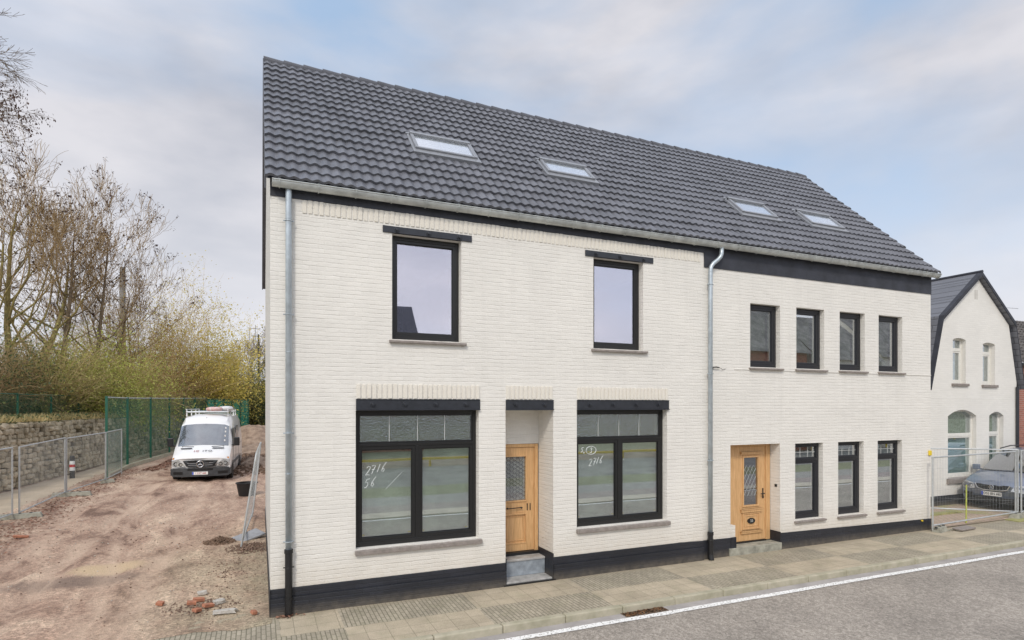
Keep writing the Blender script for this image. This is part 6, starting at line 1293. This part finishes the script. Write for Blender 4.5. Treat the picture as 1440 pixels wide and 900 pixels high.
o = MB(); M_ = Matrix.Translation((16.05, -.36, .045)) @ Matrix.Rotation(.06, 4, 'Z') @ Matrix.Rotation(.10, 4, 'X'); o.box(-.36, .30, -.11, .11, -.018, .018, M_); tag(o.build('loose_paving_slab', M_sill, bevel=.006), 'loose paving slab tilted over the hole under the right hand fence', 'slab')
clods('rubble', 'small rubble round the hole in the pavement under the right hand fence', 'rubble', 15.9, -.30, .55, .10, 40, M_conc, .02, .07, .01, 21)
HG = 'galvanised temporary fence panels'
heras('temporary fence panel standing from the corner of the long house towards the car', (15.10, -.17), (19.05, 0.02), .01, .02, 1.84, wr=.0012, sx_=.07)
heras('temporary fence panel set back behind the other one, running to the gabled house', (19.22, .05), (16.9, 1.95), .02, .02, 1.88, wr=.0012, sx_=.07)
heras('temporary fence panel in front of the car, cut by the right edge', (19.32, .02), (22.8, .10), .02, .02, 1.86, wr=.0012, sx_=.07)
foot('concrete fence foot under the right hand fence joint beside the car', 19.2, .0, .02, .1, .8, .24)
foot('concrete fence foot at the corner of the long house', 15.3, -.22, .0, .2, .45, .22)
t = thing('marker_stake', 'thin yellow green stake standing in front of the car', 'stake', (16.95, .10, .02)); b = MB(); b.tube([(0, 0, 0), (.01, 0, 1.0)], [.018, .016], 6); b.build('stake', mat('lime_stake', (.50, .55, .10), .6, .15), t)

# ------------------------------------------------------------ the far side of the road (seen in the panes)
def flat(name, y0, y1, z, m): b = MB(); b.quad((-120, y0, z), (160, y0, z), (160, y1, z), (-120, y1, z)); return b.build(name, m, kind='structure')
M_gr = mat('mown_grass', (.25, .26, .16), .9, .3, 1.5, .4, 30, col2=(.19, .20, .12)); M_pink = mat('red_cycle_path', (.34, .29, .27), .85, .12, 2); M_gp = mat('grey_slab_path', (.32, .31, .29), .85, .1, 2); M_par = mat('old_tarmac', (.24, .235, .22), .85, .2, .8); M_bare = mat('bare_brown_field', (.26, .21, .16), .95, .3, .6)
b = MB(); b.box(-120, 160, -7.75, -7.0, -.3, -.06); b.build('far_kerb', mat('pale_far_concrete', (.55, .50, .41), .85, .1, 2), kind='structure')
flat('cycle_path', -8.9, -7.75, -.06, M_pink); flat('far_footway', -10.6, -8.9, -.06, M_gp); flat('far_verge', -13, -10.6, -.06, M_gr); flat('parking_area', -20, -13, -.06, M_par); flat('brown_field', -26, -20, -.06, M_bare); flat('meadow', -90, -26, -.06, M_gr)
b = MB(); b.box(-120, 160, -20.12, -20.0, .30, .42)
for i in range(70): b.box(-120 + 4 * i, -119.9 + 4 * i, -20.2, -20.12, -.1, .40)
tag(b.build('guard_rail', M_yellow), 'long yellow guard rail across the road, mirrored in the big panes', 'guard rail')
def simple_house(label, x0, x1, y0, y1, ez2, rz2, wm, rm, wins):
    t = thing('house', label, 'house', ((x0 + x1) / 2, y1, 0)); t.name = 'opposite_house'; ox, oy = (x0 + x1) / 2, y1; b = MB(); b.box(x0 - ox, x1 - ox, y0 - oy, 0, -.1, ez2); ym = (y0 - oy) / 2
    for X in (x0 - ox, x1 - ox): b.add([(X, 0, ez2), (X, ym, rz2 - .1), (X, y0 - oy, ez2)], [(0, 1, 2)])
    b.build('wall', wm, t); b = MB()
    for ya, s in ((.3, 1), (y0 - oy - .3, -1)): b.add([(x0 - ox - .2, ya, ez2 - .15), (x1 - ox + .2, ya, ez2 - .15), (x1 - ox + .2, ym, rz2), (x0 - ox - .2, ym, rz2)], [(0, 1, 2, 3)])
    rr_ = b.build('roof', rm, t); b = MB(); b.box(x0 - ox + 1, x0 - ox + 1.7, ym - .35, ym + .35, rz2 - 1, rz2 + .9); b.build('chimney', wm, rr_)
    for i in range(wins):
        for z in (.9, 3.4):
            if z + 1.4 > ez2: continue
            x = x0 - ox + (i + .5) * (x1 - x0) / wins; b = MB(); ring(b, x - .55, x + .55, z, z + 1.4, .08, .005, .05); f = b.build('window', M_wf, t); b = MB(); b.box(x - .47, x + .47, .008, .02, z + .08, z + 1.32); b.build('pane', M_blk, f)
    return t
M_pan2 = mat('grey_concrete_tile', (.30, .28, .26), .8, .3, 2, .4, 20)
simple_house('dark slate roofed house across the road, mirrored low in the left upper pane', -2, 10.6, -40, -31, 5.6, 10.9, M_rbrick, M_slate, 4)
simple_house('brick house with grey tiled roof, first of the row across the road', 29.5, 36, -28, -20.5, 7.0, 10.8, M_rbrick, M_pan2, 4); simple_house('narrow cream painted house, middle of the row across the road', 36.6, 43, -28, -20, 6.6, 10.2, M_wall2, M_pan2, 4); simple_house('wide cream painted house, last of the row across the road', 44, 58, -29, -20.5, 7.0, 11.0, M_wall2, M_pan2, 5)
tree('bare_tree', 'bare tree across the road, mirrored in the right upper pane', 'tree', 14.2, -24, 0, 8.6, .13, 301, kidmin=.01, group=None)
random.seed(302); b = MB()
for k in range(9000): a = random.uniform(-60, 90); q = Vector((a, -62 + random.uniform(-4, 4), random.random() ** .8 * (6 + 2.0 * nz(a, 0, .16)))); s_ = random.uniform(.2, .5); u = rvec(1).normalized() * s_; v = rvec(1).normalized() * s_; b.add([q - u, q + v, q + u, q - v], [(0, 1, 2, 3)])
tag(b.build('opposite_wood', M_olive, kind='stuff'), 'olive band of woodland far across the road', 'woodland')
